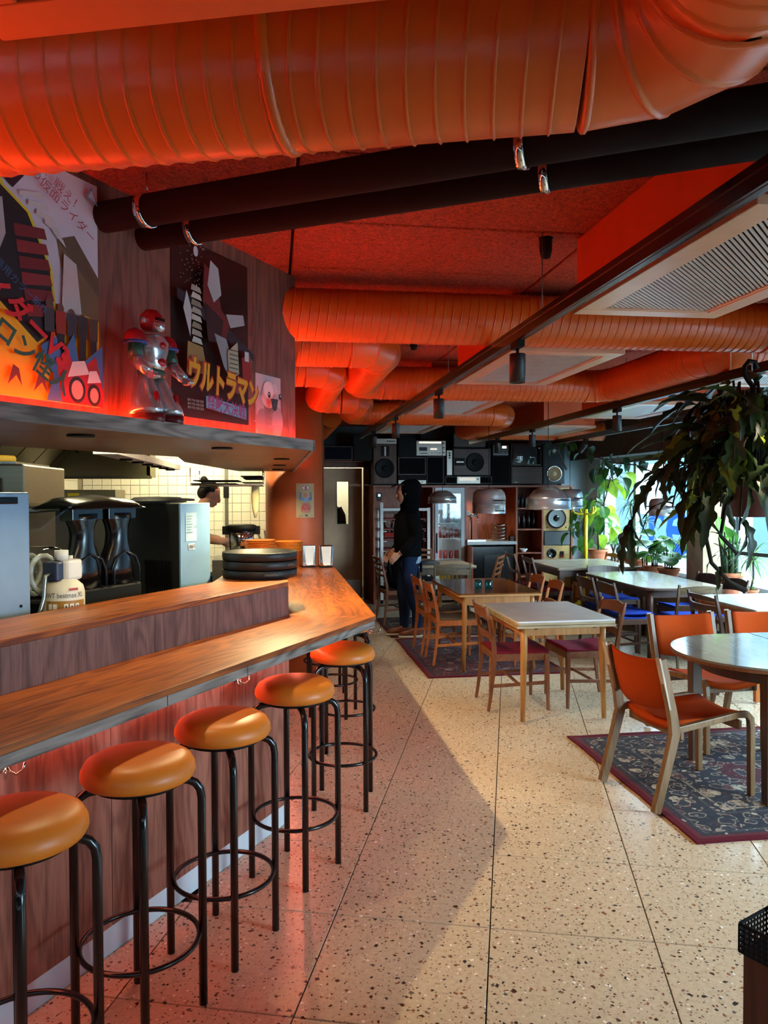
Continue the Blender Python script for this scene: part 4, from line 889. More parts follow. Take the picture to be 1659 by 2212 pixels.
for i, (y, n) in enumerate(((4.2, 'first fluorescent kitchen light, behind the bar wall'), (6.6, 'second fluorescent kitchen light, behind the bar wall'), (8.6, 'third fluorescent kitchen light near the tiled wall'))):
    t = thing('kitchen_light', n, 'lamp', (-.9, y, 2.5)); MB().bb(-1.3, -.3, y - .09, y + .09, 2.50, 2.55).build('body', M_WHITE, t)
    MB().bb(-1.28, -.32, y - .07, y + .07, 2.485, 2.5).build('tube_cover', glow('kitchen_tube', (1, .90, .52), 105.0), t)

# ------------------------------------------------------------------ wall unit at the back with stereo gear on top
YF = 11.3
def ex(p):
    t = p - 697; return .724 + t * .007084 - 6.24e-7 * t * (533 - t)          # image pixel column -> metres along the wall unit
def ez(p): return 1.7575 - (p - 1050) * .00705  # image pixel row -> height in metres at the wall unit
M_UNIT = wood('#a4583a', '#7a3d26', 'z', 8, .4, True); M_UNITX = wood('#a4583a', '#7a3d26', 'x', 8, .4)
un = thing('wall_unit', 'brown veneered wall unit with open niches along the whole back wall', 'shelf unit', (3.0, 11.6, 0))
for x in (1.483, 2.375, 2.865, 3.665, 4.075, 4.545):
    MB().bb(x - .015, x + .015, YF, 11.88, 0, 1.735).build('upright', M_UNIT, un, .002)
MB().bb(1.468, 4.56, YF - .005, 11.88, 1.735, 1.765).build('top_board', M_UNITX, un, .002)
MB().bb(.46, 1.468, 11.7, 11.88, 2.125, 2.145).build('top_board', M_UNITX, un, .002)
MB().bb(1.498, 4.53, 11.86, 11.88, 0, 1.735).build('back_panel', M_UNIT, un)
for z in (.36, .72, 1.08, 1.40): MB().bb(3.68, 4.06, YF + .01, 11.86, z, z + .02).build('shelf', M_UNITX, un, .002)
MB().bb(2.88, 3.65, YF - .06, 11.86, .87, .915).build('worktop', plain('#b9bcbb', .35), un, .002)
MB().bb(2.885, 2.905, YF - .3, YF, .06, .86).build('door', M_UNIT, un, .002)
for px in (1018, 1042): MB().lathe([(0, -.008), (.02, -.008), (.02, 0), (0, 0)], 12, (ex(px), YF + .2, 1.735), caps=False).build('downlight', plain('#f1e3c4', .4), un); light('niche_beam', 'SPOT', (ex(px), YF + .2, 1.72), 9, (1, .84, .6), aim=(ex(px), YF + .3, .9), spot_size=R(120), spot_blend=.5, shadow_soft_size=.02)
def gear(name, label, cat, r, depth=.3, y=YF, group='vintage stereo gear on the wall unit'):  # r: left, top, right, bottom in image pixels
    x0, x1, z1, z0 = ex(r[0]), ex(r[2]), ez(r[1]), ez(r[3])
    z0 = max(z0, 1.766) if r[3] >= 1045 else z0
    return thing(name, label, cat, ((x0 + x1) / 2, y + depth / 2, z0), 0, group), x0, x1, z0, z1
def cone(t, x, z, r, y, colr, cap, ring=None):
    q = Matrix.Rotation(pi / 2, 3, 'X'); c = (x, y, z)
    w = MB().lathe([(r * .98, -.004), (r * 1.0, .012), (r * .95, .020), (r * .86, .020), (r * .83, .012)], 28, c, q, caps=False).build('woofer', ring or M_SOFTBLACK, t)
    MB().lathe([(r * .86, .018), (r * .6, .008), (r * .28, .002)], 28, c, q, caps=False).build('cone', colr, w)
    MB().lathe([(r * .33, .002), (r * .27, .012), (r * .15, .018), (0, .02)], 20, c, q, caps=False).build('dust_cap', cap, w)
    return w
WALN = wood('#5a3524', '#3a2015', 'z', 12, .5); DK = plain('#17181a', .6); SILV = plain('#c6c2b6', .35, .3); GRILL = m_fabric('#101012', 300)
def speaker(label, r, case, front, depth=.32, lines=None, **k):
    t, x0, x1, z0, z1 = gear('loudspeaker', label, 'speaker', r, depth, **k)
    MB().bb(x0, x1, YF + .012, YF + depth, z0, z1).build('case', case, t, .004)
    MB().bb(x0 + .014, x1 - .014, YF + .004, YF + .013, z0 + .014, z1 - .014).build('front', front, t)
    return t, x0, x1, z0, z1
def knobs(t, x0, x1, z, n, m, y, r=.009):
    for i in range(n):
        MB().lathe([(0, .0), (r, 0), (r * .9, .014), (0, .014)][::1], 12, (x0 + (x1 - x0) * i / max(1, n - 1), y, z), Matrix.Rotation(pi / 2, 3, 'X'), caps=False).build('knob', m, t)
t, x0, x1, z0, z1 = speaker('walnut speaker with horn and big black woofer beside the staff door', (807, 962, 857, 1046), WALN, WALN)
cone(t, ex(831), ez(1013), .145, YF + .004, DK, M_SOFTBLACK); MB().bb(ex(823), ex(841), YF - .002, YF + .006, ez(988), ez(966)).build('horn_mouth', DK, t); MB().bb(ex(830.5), ex(834), YF - .004, YF, ez(987), ez(968)).build('horn_throat', SILV, t)
t, x0, x1, z0, z1 = gear('amplifier', 'silver amplifier lying on top of the walnut horn speaker', 'amplifier', (808, 951, 857, 961.5), .28); MB().bb(x0, x1, YF + .02, YF + .3, z0, z1).build('case', M_MATTE, t); MB().bb(x0, x1, YF + .008, YF + .02, z0, z1).build('faceplate', SILV, t); knobs(t, x0 + .2, x1 - .03, (z0 + z1) / 2, 5, DK, YF + .008)
speaker('dark grey grille speaker standing left of the silver cassette deck', (861, 946, 899, 988.5), DK, m_fabric('#26292b', 300))
t, x0, x1, z0, z1 = gear('cassette_deck', 'silver cassette deck with glowing tuning scale above the black speakers', 'cassette deck', (900, 955, 963, 986), .3); MB().bb(x0, x1, YF + .02, YF + .32, z0, z1).build('case', M_MATTE, t, .003); MB().bb(x0, x1, YF + .005, YF + .02, z0, z1).build('faceplate', SILV, t)
MB().bb(x0 + .04, x1 - .07, YF, YF + .006, z1 - .035, z1 - .014).build('tuning_scale', glow('tuning_scale', (1, .9, .68), 1.6), t); MB().bb(x0 + .04, x0 + .16, YF, YF + .006, z0 + .07, z0 + .125).build('tape_window', M_BLACK, t); MB().bb(x0 + .05, x0 + .17, YF, YF + .006, z0 + .025, z0 + .035).build('key_row', M_BLACK, t)
knobs(t, x0 + .24, x1 - .09, z0 + .035, 4, M_CHROME, YF + .005); 
for k in range(3): knobs(t, x1 - .03, x1 - .03, z0 + .04 + k * .072, 1, M_CHROME, YF + .005, .015)
MB().bb(x0 + .21, x0 + .31, YF, YF + .006, z0 + .085, z0 + .11).build('meter', glow('meter_light', (1, .92, .75), .9), t)
speaker('wide black grille speaker with thin pale edge, under the cassette deck', (861, 989.5, 920.5, 1027), plain('#5c5148', .5), GRILL)
t, x0, x1, z0, z1 = gear('tuner', 'black and silver tuner below the wide black speaker', 'tuner', (861, 1028, 920.5, 1046), .3); MB().bb(x0, x1, YF + .02, YF + .3, z0, z1).build('case', M_MATTE, t); MB().bb(x0, x1, YF + .006, YF + .02, z0, z0 + .055).build('faceplate', SILV, t); knobs(t, x0 + .1, x1 - .06, z0 + .028, 4, M_CHROME, YF + .006)
speaker('tall black grille speaker with thin pale edge, right of the wide black one', (922, 988, 960, 1046), plain('#3f3a36', .5), GRILL)
t, x0, x1, z0, z1 = gear('receiver', 'narrow silver receiver standing on its side between the speakers', 'receiver', (966, 975, 977, 1027), .3); MB().bb(x0 - .01, x1 + .01, YF + .03, YF + .3, 1.766, z1).build('case', DK, t); MB().bb(x0, x1, YF + .01, YF + .03, z0, z1).build('faceplate', SILV, t); knobs(t, (x0 + x1) / 2, (x0 + x1) / 2, z1 - .04, 1, DK, YF + .01, .014); knobs(t, (x0 + x1) / 2, (x0 + x1) / 2, z1 - .075, 1, DK, YF + .01, .014); knobs(t, (x0 + x1) / 2, (x0 + x1) / 2, z1 - .11, 1, DK, YF + .01, .012)
t, x0, x1, z0, z1 = speaker('wide brown speaker lying on its side, big black woofer at right', (979, 970, 1061, 1029), plain('#241a16', .6), wood('#4a2e22', '#33201a', 'x', 10))
cone(t, ex(1026), ez(1000), .142, YF + .004, DK, M_SOFTBLACK); MB().bb(ex(982), ex(1004), YF - .002, YF + .006, ez(1007), ez(991)).build('horn_mouth', DK, t); MB().bb(ex(986), ex(1002), YF - .004, YF, ez(1001), ez(998)).build('horn_throat', SILV, t)
speaker('brown wooden box speaker on top of the wide brown speaker', (979, 937, 1050, 969), plain('#241a16', .6), wood('#3d271d', '#2b1b15', 'x', 10))
t, x0, x1, z0, z1 = gear('radio', 'long walnut radio with silver tuning dial between two grilles', 'radio', (962, 1030, 1063, 1046), .28); MB().bb(x0, x1, YF + .01, YF + .28, z0, z1).build('case', plain('#3a302a', .5), t, .003); MB().bb(ex(988), ex(1037), YF, YF + .012, z0 + .006, z1 - .006).build('dial', SILV, t); MB().bb(x0 + .012, ex(986), YF + .004, YF + .012, z0 + .012, z1 - .012).build('speaker_cloth', GRILL, t); MB().bb(ex(1039), x1 - .012, YF + .004, YF + .012, z0 + .012, z1 - .012).build('speaker_cloth', GRILL, t); MB().bb(ex(992), ex(1028), YF - .003, YF, z0 + .05, z1 - .02).build('tuning_scale', glow('dial_light', (1, .95, .8), .7), t); knobs(t, ex(1032), ex(1032), z0 + .07, 1, M_CHROME, YF, .012)
t, x0, x1, z0, z1 = gear('power_amplifier', 'small amplifier with two lit meters on the narrow black speaker', 'amplifier', (1065, 963, 1099, 985.5), .28); MB().bb(x0, x1, YF + .01, YF + .3, z0, z1).build('case', plain('#2a2c30', .4), t, .003)
for a in (1071, 1085): MB().bb(ex(a), ex(a + 9), YF, YF + .011, ez(970), ez(965)).build('meter', glow('vu_meter', (1, .8, .66), 1.6), t)
knobs(t, x0 + .03, x1 - .03, z0 + .05, 4, M_CHROME, YF + .01, .007); MB().bb(x0 + .01, x1 - .01, YF + .004, YF + .011, z0 + .008, z0 + .03).build('faceplate', plain('#6f767c', .4), t)
speaker('narrow all black speaker left of the old television', (1064, 986.5, 1103, 1046), DK, GRILL)
t, x0, x1, z0, z1 = gear('television', 'old tube television with grey rounded screen on a wooden cabinet', 'television', (1105, 960, 1170, 1007), .36); MB().bb(x0, x1, YF + .02, YF + .36, z0, z1).build('case', plain('#4a4038', .5), t, .006)
sx0, sx1, sz0, sz1 = ex(1108), ex(1158), ez(1004), ez(963)
MB().bb(sx0 - .01, sx1 + .01, YF + .006, YF + .021, sz0 - .008, sz1 + .008).build('bezel', M_BLACK, t, .01)
m = MB(); N = 10
def scr(i, j):
    u, v = i / N * 2 - 1, j / N * 2 - 1; k = 1 - .06 * v * v; l = 1 - .06 * u * u
    return ((sx0 + sx1) / 2 + u * (sx1 - sx0) / 2 * k, YF - .022 + .026 * (u * u + v * v) / 2, (sz0 + sz1) / 2 + v * (sz1 - sz0) / 2 * l)
m.add([scr(i, j) for j in range(N + 1) for i in range(N + 1)], [(j * (N + 1) + i, j * (N + 1) + i + 1, (j + 1) * (N + 1) + i + 1, (j + 1) * (N + 1) + i) for j in range(N) for i in range(N)], 0, True).build('screen', plain('#2c3236', .06), t)
MB().bb(ex(1161), ex(1168), YF + .01, YF + .021, sz0, sz1).build('speaker_cloth', GRILL, t); knobs(t, ex(1164.5), ex(1164.5), sz1 - .04, 1, M_CHROME, YF + .01, .012)
t, x0, x1, z0, z1 = speaker('brown wooden cabinet speaker under the old television', (1105, 1009, 1172, 1046), WALN, wood('#4d3022', '#352016', 'x', 10)); MB().bb(x0 + .04, x0 + .10, YF, YF + .005, z0 + .02, z0 + .028).build('badge', SILV, t)
t, x0, x1, z0, z1 = speaker('black studio speaker with tan woofer at the right end of the unit', (1174, 960, 1220, 1046), plain('#1c1f26', .5), plain('#181b22', .5))
cone(t, ex(1197), ez(1024), .125, YF + .004, plain('#a98862', .6), plain('#cdbd9d', .5), M_CHROME); cone(t, ex(1197), ez(976), .04, YF + .004, SILV, M_CHROME)
# gear above the staff door
t, x0, x1, z0, z1 = speaker('wide dark blue speaker with wooden trim above the staff door', (700, 967, 762, 996.5), plain('#4a2c1e', .5), m_fabric('#14161f', 300)); speaker('grey grille speaker above the staff door, right of the blue one', (764, 944, 804, 996.5), DK, m_fabric('#2b2b2a', 300))
# tray trolley in the first niche
t = thing('tray_trolley', 'white trolley frame with red trays standing in the first niche', 'trolley', (1.95, 11.5, 0))
for x in (1.60, 2.31): MB().bb(x - .022, x + .022, YF + .03, YF + .06, .06, 1.51 if x < 2 else 1.43).bb(x - .012, x + .012, YF + .40, YF + .425, .06, 1.4).build('upright', M_WHITE, t)
MB().bb(1.622, 2.288, YF + .03, YF + .06, 1.385, 1.425).build('top_rail', M_WHITE, t)
for k in range(7):
    z = .35 + k * .15; MB().bb(1.63, 2.28, YF + .07, YF + .42, z, z + .02).build('tray', plain('#7f1d1a', .5), t, .002)
    for x in (1.63, 2.262): MB().bb(x - .008, x + .05 if x < 2 else x + .008, YF + .055, YF + .42, z - .022, z - .014).build('bracket', M_WHITE, t)
for x in (1.6, 2.31): MB().lathe([(0, -.015), (.03, -.015), (.03, .015), (0, .015)], 14, (x, YF + .05, .03), Matrix.Rotation(pi / 2, 3, 'Y'), caps=False).build('castor', M_SOFTBLACK, t)
t = thing('thermostat', 'small grey control box with lit screen at the top of the first niche', 'thermostat', (1.56, YF + .05, 1.55)); MB().bb(1.515, 1.60, YF + .0, YF + .04, 1.57, 1.66).bb(1.525, 1.59, YF + .005, YF + .035, 1.53, 1.565).build('case', plain('#2a2d30', .4), t, .004); MB().bb(1.542, 1.575, YF - .003, YF, 1.60, 1.635).build('screen', glow('control_screen', (.55, .85, 1), 2.0), t)
t = thing('folded_high_chair', 'brown wooden frame leaning inside the tray trolley niche', 'frame', (1.75, 11.78, .8)); MB().beam((1.66, 11.8, 1.36), (1.84, 11.8, .98), .06, .02).beam((1.95, 11.8, 1.36), (1.80, 11.8, .98), .06, .02).bb(1.66, 1.95, 11.79, 11.81, 1.33, 1.39).bb(1.66, 1.9, 11.77, 11.83, .0, .98).build('frame', wood('#6b3a20', '#4d2815', 'z', 8), t); MB().bb(1.70, 1.88, 11.74, 11.77, .98, 1.04).build('cushion', plain('#a51c15', .6), t)
# drinks fridge
t = thing('drinks_fridge', 'glass door drinks fridge with white frame in the second niche', 'fridge', (2.62, 11.55, 0)); fx0, fx1 = 2.40, 2.85
MB().bb(fx0, fx0 + .03, YF + .03, 11.84, .04, 1.73).bb(fx1 - .03, fx1, YF + .03, 11.84, .04, 1.73).bb(fx0, fx1, 11.80, 11.84, .04, 1.73).bb(fx0, fx1, YF + .03, 11.84, 1.70, 1.73).bb(fx0, fx1, YF + .03, 11.84, .04, .12).build('cabinet', M_WHITE, t)
MB().bb(fx0, fx0 + .05, YF - .005, YF + .025, .1, 1.73).bb(fx1 - .05, fx1, YF - .005, YF + .025, .1, 1.73).bb(fx0 + .05, fx1 - .05, YF - .005, YF + .025, .1, .16).bb(fx0 + .05, fx1 - .05, YF - .005, YF + .025, 1.64, 1.73).build('door_frame', plain('#b9c4cb', .35), t)
MB().bb(fx0 + .05, fx1 - .05, YF + .008, YF + .014, .16, 1.64).build('pane', M_GLASS, t); MB().bb(fx0 + .018, fx0 + .03, YF - .03, YF - .006, .75, 1.05).build('handle', M_SOFTBLACK, t)
MB().bb(fx0 + .034, fx0 + .044, YF + .05, YF + .07, .2, 1.66).build('light_tube', glow('fridge_light', (.8, .93, 1), 8.0), t)
SH = (.30, .66, .97, 1.20, 1.40)
for z in SH: MB().bb(fx0 + .03, fx1 - .03, YF + .04, 11.78, z - .008, z).build('shelf', M_WHITE, t)
def bottle(r, h, m, cap, x, y, z, label, group, name='bottle', cat='bottle'):
    b = MB().lathe([(0, 0), (r, 0), (r, h * .58), (r * .42, h * .76), (r * .38, h * .96), (0, h * .96)], 14, (x, y, z), caps=False).build(name, m)
    tag(b, label, cat, group); MB().lathe([(0, h * .95), (r * .46, h * .95), (r * .46, h), (0, h)], 10, (x, y, z), caps=False).build('cap', cap, b); return b
BR = plain('#7d2a24', .2); BK = plain('#1c1a18', .2)
for i in range(4): bottle(.033, .19, BR, M_WHITE, fx0 + .085 + i * .088, YF + .09, SH[2], 'red soft drink bottle on the upper middle fridge shelf, %s from the handle' % ('first', 'second', 'third', 'fourth')[i], 'red bottles, upper middle fridge shelf')
for i in range(4):
    o = MB().lathe([(0, 0), (.032, 0), (.034, .01), (.034, .115), (.028, .125), (0, .125)], 14, (fx0 + .085 + i * .088, YF + .09, SH[1]), caps=False).build('drink_can', plain('#a33a34', .3)); tag(o, 'dark red drink can on the middle fridge shelf, %s from the handle' % ('first', 'second', 'third', 'fourth')[i], 'can', 'red cans, middle fridge shelf')
for i in range(5):
    o = MB().lathe([(0, 0), (.034, 0), (.034, .19), (.026, .2), (0, .2)], 14, (fx0 + .075 + i * .074, YF + .09, SH[0]), caps=False).build('juice_carton', plain('#a9862a', .4)); tag(o, 'yellow drink bottle on the lowest visible fridge shelf, %s from the handle' % ('first', 'second', 'third', 'fourth', 'fifth')[i], 'bottle', 'yellow bottles, low fridge shelf')
for i in range(3): o = MB().lathe([(0, 0), (.05, 0), (.052, .09), (.035, .115), (.035, .135), (0, .135)], 16, (fx0 + .10 + i * .125, YF + .10, SH[3]), caps=False).build('preserve_jar', (plain('#8d979c', .2), plain('#5c1c22', .2), plain('#3a4a30', .2))[i]); tag(o, ('pale jar in the upper fridge shelf, by the handle', 'dark red jar in the middle of the upper fridge shelf', 'green jar on the upper fridge shelf, hinge side')[i], 'jar', 'jars in the fridge')
for i in range(2): o = MB().box((fx0 + .14 + i * .17, YF + .14, SH[4] + .055), (.14, .14, .11)).build('food_tub', plain('#b9cad4', .3)); tag(o, ('clear plastic tub on the top fridge shelf by the handle', 'clear plastic tub on the top fridge shelf, hinge side')[i], 'tub', 'tubs in the fridge')
# serving niche
t = thing('beer_tap', 'chrome beer tap column with white round badge on the niche worktop', 'tap', (2.98, 11.36, .915)); MB().lathe([(0, .915), (.05, .915), (.05, .925), (.02, .935), (.02, 1.30), (0, 1.30)], 18, (2.965, 11.36, 0), caps=False).build('column', M_CHROME, t); MB().tube([(2.91, 11.36, 1.31), (3.06, 11.36, 1.31)], .024, 14).build('tap_bar', M_CHROME, t); MB().lathe([(0, 0), (.038, 0), (.038, .02), (0, .02)], 18, (2.91, 11.345, 1.345), Matrix.Rotation(pi / 2, 3, 'X'), caps=False).build('badge', M_WHITE, t); MB().tube([(3.04, 11.33, 1.31), (3.05, 11.29, 1.30), (3.05, 11.28, 1.20)], .009, 8).tube([(3.0, 11.33, 1.31), (3.0, 11.30, 1.40)], .009, 8).build('spout', M_CHROME, t)
o = MB().bb(2.885, 3.17, YF - .05, YF + .2, .916, .945).build('drip_tray', M_STEEL); tag(o, 'flat steel drip tray under the beer tap', 'tray')
GLB = clear_glass('bowl_glass', (.92, .86, .74), 1.6, .38)
for i in range(5):
    o = MB().lathe([(.09, 0), (.118, .004), (.128, .05), (.124, .05), (.114, .008), (.0, .008)], 28, (3.445, 11.48, .917 + i * .052), caps=False).build('glass_bowl', GLB); tag(o, 'clear glass bowl in the niche worktop stack, %s' % ('lowest', 'second lowest', 'middle one', 'second from the top', 'topmost')[i], 'bowl', 'stacked glass bowls')
o = MB().bb(3.58, 3.64, 11.35, 11.45, .916, .985).build('spice_box', plain('#2c1c18', .4)); tag(o, 'small dark box beside the stacked glass bowls', 'box')
t = thing('keg_cooler', 'black keg cooler with chrome lever handle under the niche worktop', 'cooler', (3.28, 11.55, 0)); MB().bb(2.93, 3.62, YF + .0, 11.8, .03, .84).build('body', M_BLACK, t, .006); MB().bb(3.15, 3.58, YF - .012, YF, .1, .72).build('door', plain('#121213', .3), t, .004); MB().tube([(3.33, YF - .015, .50), (3.34, YF - .05, .56), (3.44, YF - .05, .56), (3.45, YF - .015, .50)], .009, 8).bb(3.335, 3.445, YF - .055, YF - .035, .545, .58).build('handle', M_CHROME, t)
# bottle shelves
for i in range(5): bottle(.03, .22, BK, plain('#5a3020', .4), 3.72 + i * .065, 11.42, 1.42, 'dark wine bottle on the top narrow niche shelf, %s from the left' % ('first', 'second', 'third', 'fourth', 'fifth')[i], 'bottles, top niche shelf')
for i in range(4): bottle(.03, .24, BK, plain('#38404a', .4), 3.74 + i * .08, 11.45, 1.10, 'dark bottle on the second narrow niche shelf, %s from the left' % ('first', 'second', 'third', 'fourth')[i], 'bottles, second niche shelf')
o = MB().lathe([(0, 0), (.03, 0), (.035, .01), (.065, .055), (.061, .055), (.03, .014), (0, .014)], 20, (3.80, 11.38, .74), caps=False).build('bowl', M_WHITE); tag(o, 'small white bowl on the third shelf of the narrow niche', 'bowl')
# speaker tower in the last niche
t = thing('loudspeaker', 'pale birch speaker with silver woofer in the last niche of the unit', 'speaker', (4.31, 11.5, 1.06)); MB().bb(4.095, 4.53, YF + .02, 11.8, 1.065, 1.73).build('case', wood('#c9a46a', '#b08a50', 'x', 6), t); cone(t, ex(1203), ez(1121), .155, YF + .018, plain('#9aa0a4', .35, .3), M_BLACK)
for a, b in ((1183, 1141), (1224, 1141)): MB().lathe([(0, 0), (.012, 0), (0, .006)], 10, (ex(a), YF + .02, ez(b)), Matrix.Rotation(pi / 2, 3, 'X')).build('screw', M_BLACK, t)
t = thing('loudspeaker', 'grey cloth fronted speaker between the two birch speakers', 'speaker', (4.31, 11.5, .84)); MB().bb(4.10, 4.525, YF + .03, 11.8, .842, 1.06).build('case', plain('#4a4d50', .5), t); MB().bb(4.11, 4.515, YF + .01, YF + .03, .85, 1.052).build('front', m_fabric('#6b6f72', 300), t)
t = thing('loudspeaker', 'pale birch speaker with black port and small badge, under the grey one', 'speaker', (4.31, 11.5, .2)); MB().bb(4.095, 4.53, YF + .02, 11.8, .1, .84).build('case', wood('#c9a46a', '#b08a50', 'x', 6), t); MB().lathe([(.075, 0), (.075, .012), (.058, .014), (.052, .002), (0, .002)], 22, (ex(1193), YF + .02, ez(1197)), Matrix.Rotation(pi / 2, 3, 'X'), caps=False).build('port', M_BLACK, t); MB().bb(ex(1211), ex(1219), YF + .012, YF + .021, ez(1206), ez(1193)).build('badge', M_BLACK, t); MB().bb(ex(1212), ex(1218), YF + .010, YF + .012, ez(1205), ez(1202)).build('badge_print', RED, t)
# yellow coat stand
t = thing('coat_stand', 'yellow tube coat stand with curled hooks by the grey corner wall', 'coat stand', (4.3, 10.2, 0)); M_Y = plain('#e3cf10', .35)
MB().tube([(4.3, 10.2, .03), (4.3, 10.2, 1.42)], .028, 16).build('pole', M_Y, t)
MB().tube([(4.08, 10.2, .10), (4.52, 10.2, .10)], .02, 10).tube([(4.3, 9.95, .10), (4.3, 10.45, .10)], .02, 10).tube([(4.09, 10.2, .0), (4.09, 10.2, .11)], .02, 8).tube([(4.51, 10.2, .0), (4.51, 10.2, .11)], .02, 8).tube([(4.3, 9.96, .0), (4.3, 9.96, .11)], .02, 8).tube([(4.3, 10.44, .0), (4.3, 10.44, .11)], .02, 8).build('base', M_Y, t)
for a in (2.9, .35, 1.6, -1.4):
    d = V((cos(a), sin(a), 0)); p = V((4.3, 10.2, 1.36)); MB().tube([p, p + d * .09 + V((0, 0, -.01)), p + d * .15 + V((0, 0, .005)), p + d * .18 + V((0, 0, .05)), p + d * .175 + V((0, 0, .10))], .013, 8).build('hook', M_Y, t)

# ------------------------------------------------------------------ pendant lamps made from pot lids and pans
M_POT = plain('#c9cbcc', .24, .72)
def pendant(label, x, y, z, r, h, flip=False, box=False):
    t = thing('pendant_lamp', label, 'lamp', (x, y, z), 0, 'pendant lamps made of steel pots', True); t['xf'] = (0., 0., 0., 0.)
    if box:
        MB().lathe([(r, 0), (r, h * .36), (r + .004, h * .37), (r, h * .38), (r, h * .7), (r * .93, h * .88), (r * .8, h), (.02, h + .01), (0, h + .01)], 40, caps=False).lathe([(r - .004, 0), (r - .004, h * .68), (0, h * .9)], 40, caps=False).build('shade', M_POT, t)
    else:
        MB().lathe([(r + .006, 0), (r + .006, .015), (r, .02), (r, h * .45), (r * 1.01, h * .47), (r * .92, h * .55), (r * .62, h * .86), (r * .3, h), (0, h)], 40, caps=False).lathe([(r - .004, .0), (r - .004, h * .44), (r * .6, h * .8), (0, h * .93)], 40, caps=False).build('shade', M_POT, t)
    for a in (-1.2, 1.95):
        d = V((cos(a), sin(a), 0)); s = V((-sin(a), cos(a), 0)); zz = h * (.42 if not box else .55); c = d * r + V((0, 0, zz))
        MB().tube([c - s * .05, c - s * .045 + d * .035, c + s * .045 + d * .035, c + s * .05], .006, 8).box(c + d * .004, (.012, .15, .012), a).build('pot_handle', M_SOFTBLACK, t)
        if box: c = d * r + V((0, 0, .03)); MB().tube([c - s * .045, c - s * .04 + d * .035, c + s * .04 + d * .035, c + s * .045], .006, 8).build('pot_handle', M_SOFTBLACK, t)
    MB().tube([(0, 0, h), (0, 0, ZC - z)], .0035, 6).build('cord', M_SOFTBLACK, t); MB().ell((0, 0, h * .4), (.03, .03, .04), 12).build('bulb', plain('#f0ead8', .3), t)
pendant('round steel pan lamp above the table by the wall unit', 2.21, 9.95, 1.515, .185, .17)
pendant('deep steel pot lamp with two black handles over the brown glossy table', 2.30, 8.05, 1.43, .178, .255, box=True)
pendant('wide steel wok lid lamp with black handle over the long table', 3.02, 8.20, 1.465, .245, .25)
pendant('steel pot lamp half hidden behind the wide wok lid lamp', 3.95, 9.9, 1.44, .17, .25, box=True)
pendant('steel pot lamp hidden behind the trailing leaves by the window', 4.12, 7.75, 1.40, .13, .18, box=True)

# ------------------------------------------------------------------ rugs
def rug(label, x0, x1, y0, y1, kind, rz=0):
    hx, hy = (x1 - x0) / 2, (y1 - y0) / 2; rn = random.Random(int(x0 * 100)); m = MB(); N = 24
    t = thing('rug', label, 'rug', ((x0 + x1) / 2, (y0 + y1) / 2, 0.0005), rz, 'rugs', True); t['xf'] = (0., 0., 0., 0.)
    e = [rn.uniform(-.006, .006) for _ in range(4 * N)]; e = [(e[i] + e[i - 1] + e[i - 2]) / 2 for i in range(4 * N)]
    pts = []
    for i in range(N): pts.append((-hx + 2 * hx * i / N, -hy + e[i]))
    for i in range(N): pts.append((hx + e[N + i], -hy + 2 * hy * i / N))
    for i in range(N): pts.append((hx - 2 * hx * i / N, hy + e[2 * N + i]))
    for i in range(N): pts.append((-hx + e[3 * N + i], hy - 2 * hy * i / N))
    m.prism(pts, 0, .009).build('pile', m_rug(hx, hy, kind), t)
    b = MB(); k = len(pts)
    b.rings([[(p[0] * s, p[1] * s2, z) for s, s2, z in ((1.004, 1.004, .0), (1.004, 1.004, .0115), (1 - .028 / hx, 1 - .028 / hy, .0115), (1 - .028 / hx, 1 - .028 / hy, 0))] for p in pts], closed=True, smooth=False).build('binding', plain('#571522' if kind != 'kelim' else '#4a161a', .95), t)
    return t
rug('navy and crimson oriental rug under the round table', 1.96, 3.75, 3.33, 4.93, 'navy')
rug('dark red patterned rug under the brown glossy table', 1.36, 2.66, 6.70, 8.52, 'dark')
rug('striped brown rug the standing person stands on', 1.33, 2.70, 8.66, 10.0, 'kelim')

# ------------------------------------------------------------------ tables
def table(label, x0, x1, y0, y1, h, topm, edge, legm, r=.02, leg_r=.024, ins=.09, apron=True, overlay=None, taper=.65, square=False, feet=None):
    t = thing('dining_table', label, 'table', ((x0 + x1) / 2, (y0 + y1) / 2, 0), 0, 'dining tables'); c = []
    for cx, cy, a in ((x1 - r, y0 + r, -pi / 2), (x1 - r, y1 - r, 0), (x0 + r, y1 - r, pi / 2), (x0 + r, y0 + r, pi)):
        c += [(cx + r * cos(a + q * pi / 12), cy + r * sin(a + q * pi / 12)) for q in range(7)]
    MB().prism(c, h - .012, h).build('table_top', topm, t, .002)
    e = [((p[0] - (x0 + x1) / 2) * .998 + (x0 + x1) / 2, (p[1] - (y0 + y1) / 2) * .998 + (y0 + y1) / 2) for p in c]
    MB().prism(e, h - .032, h - .0122).build('edge_band', edge, t, .002)
    i = ins
    if apron: MB().bb(x0 + i, x1 - i, y0 + i - .012, y0 + i + .008, h - .115, h - .0325).bb(x0 + i, x1 - i, y1 - i - .008, y1 - i + .012, h - .115, h - .0325).bb(x0 + i - .012, x0 + i + .008, y0 + i, y1 - i, h - .115, h - .0325).bb(x1 - i - .008, x1 - i + .012, y0 + i, y1 - i, h - .115, h - .0325).build('apron', legm, t, .002)
    for sx, px in ((-1, x0 + i), (1, x1 - i)):
        for sy, py in ((-1, y0 + i), (1, y1 - i)):
            if square: MB().beam((px, py, h - .033), (px + sx * .01, py + sy * .01, 0.01), leg_r * 2, leg_r * 2, leg_r * 1.4, leg_r * 1.4).build('leg', legm, t, .004)
            else: MB().tube([(px, py, h - .033), (px, py, h - .2), (px + sx * .012, py + sy * .012, .011)], [leg_r, leg_r, leg_r * taper], 16).build('leg', legm, t)
    return t
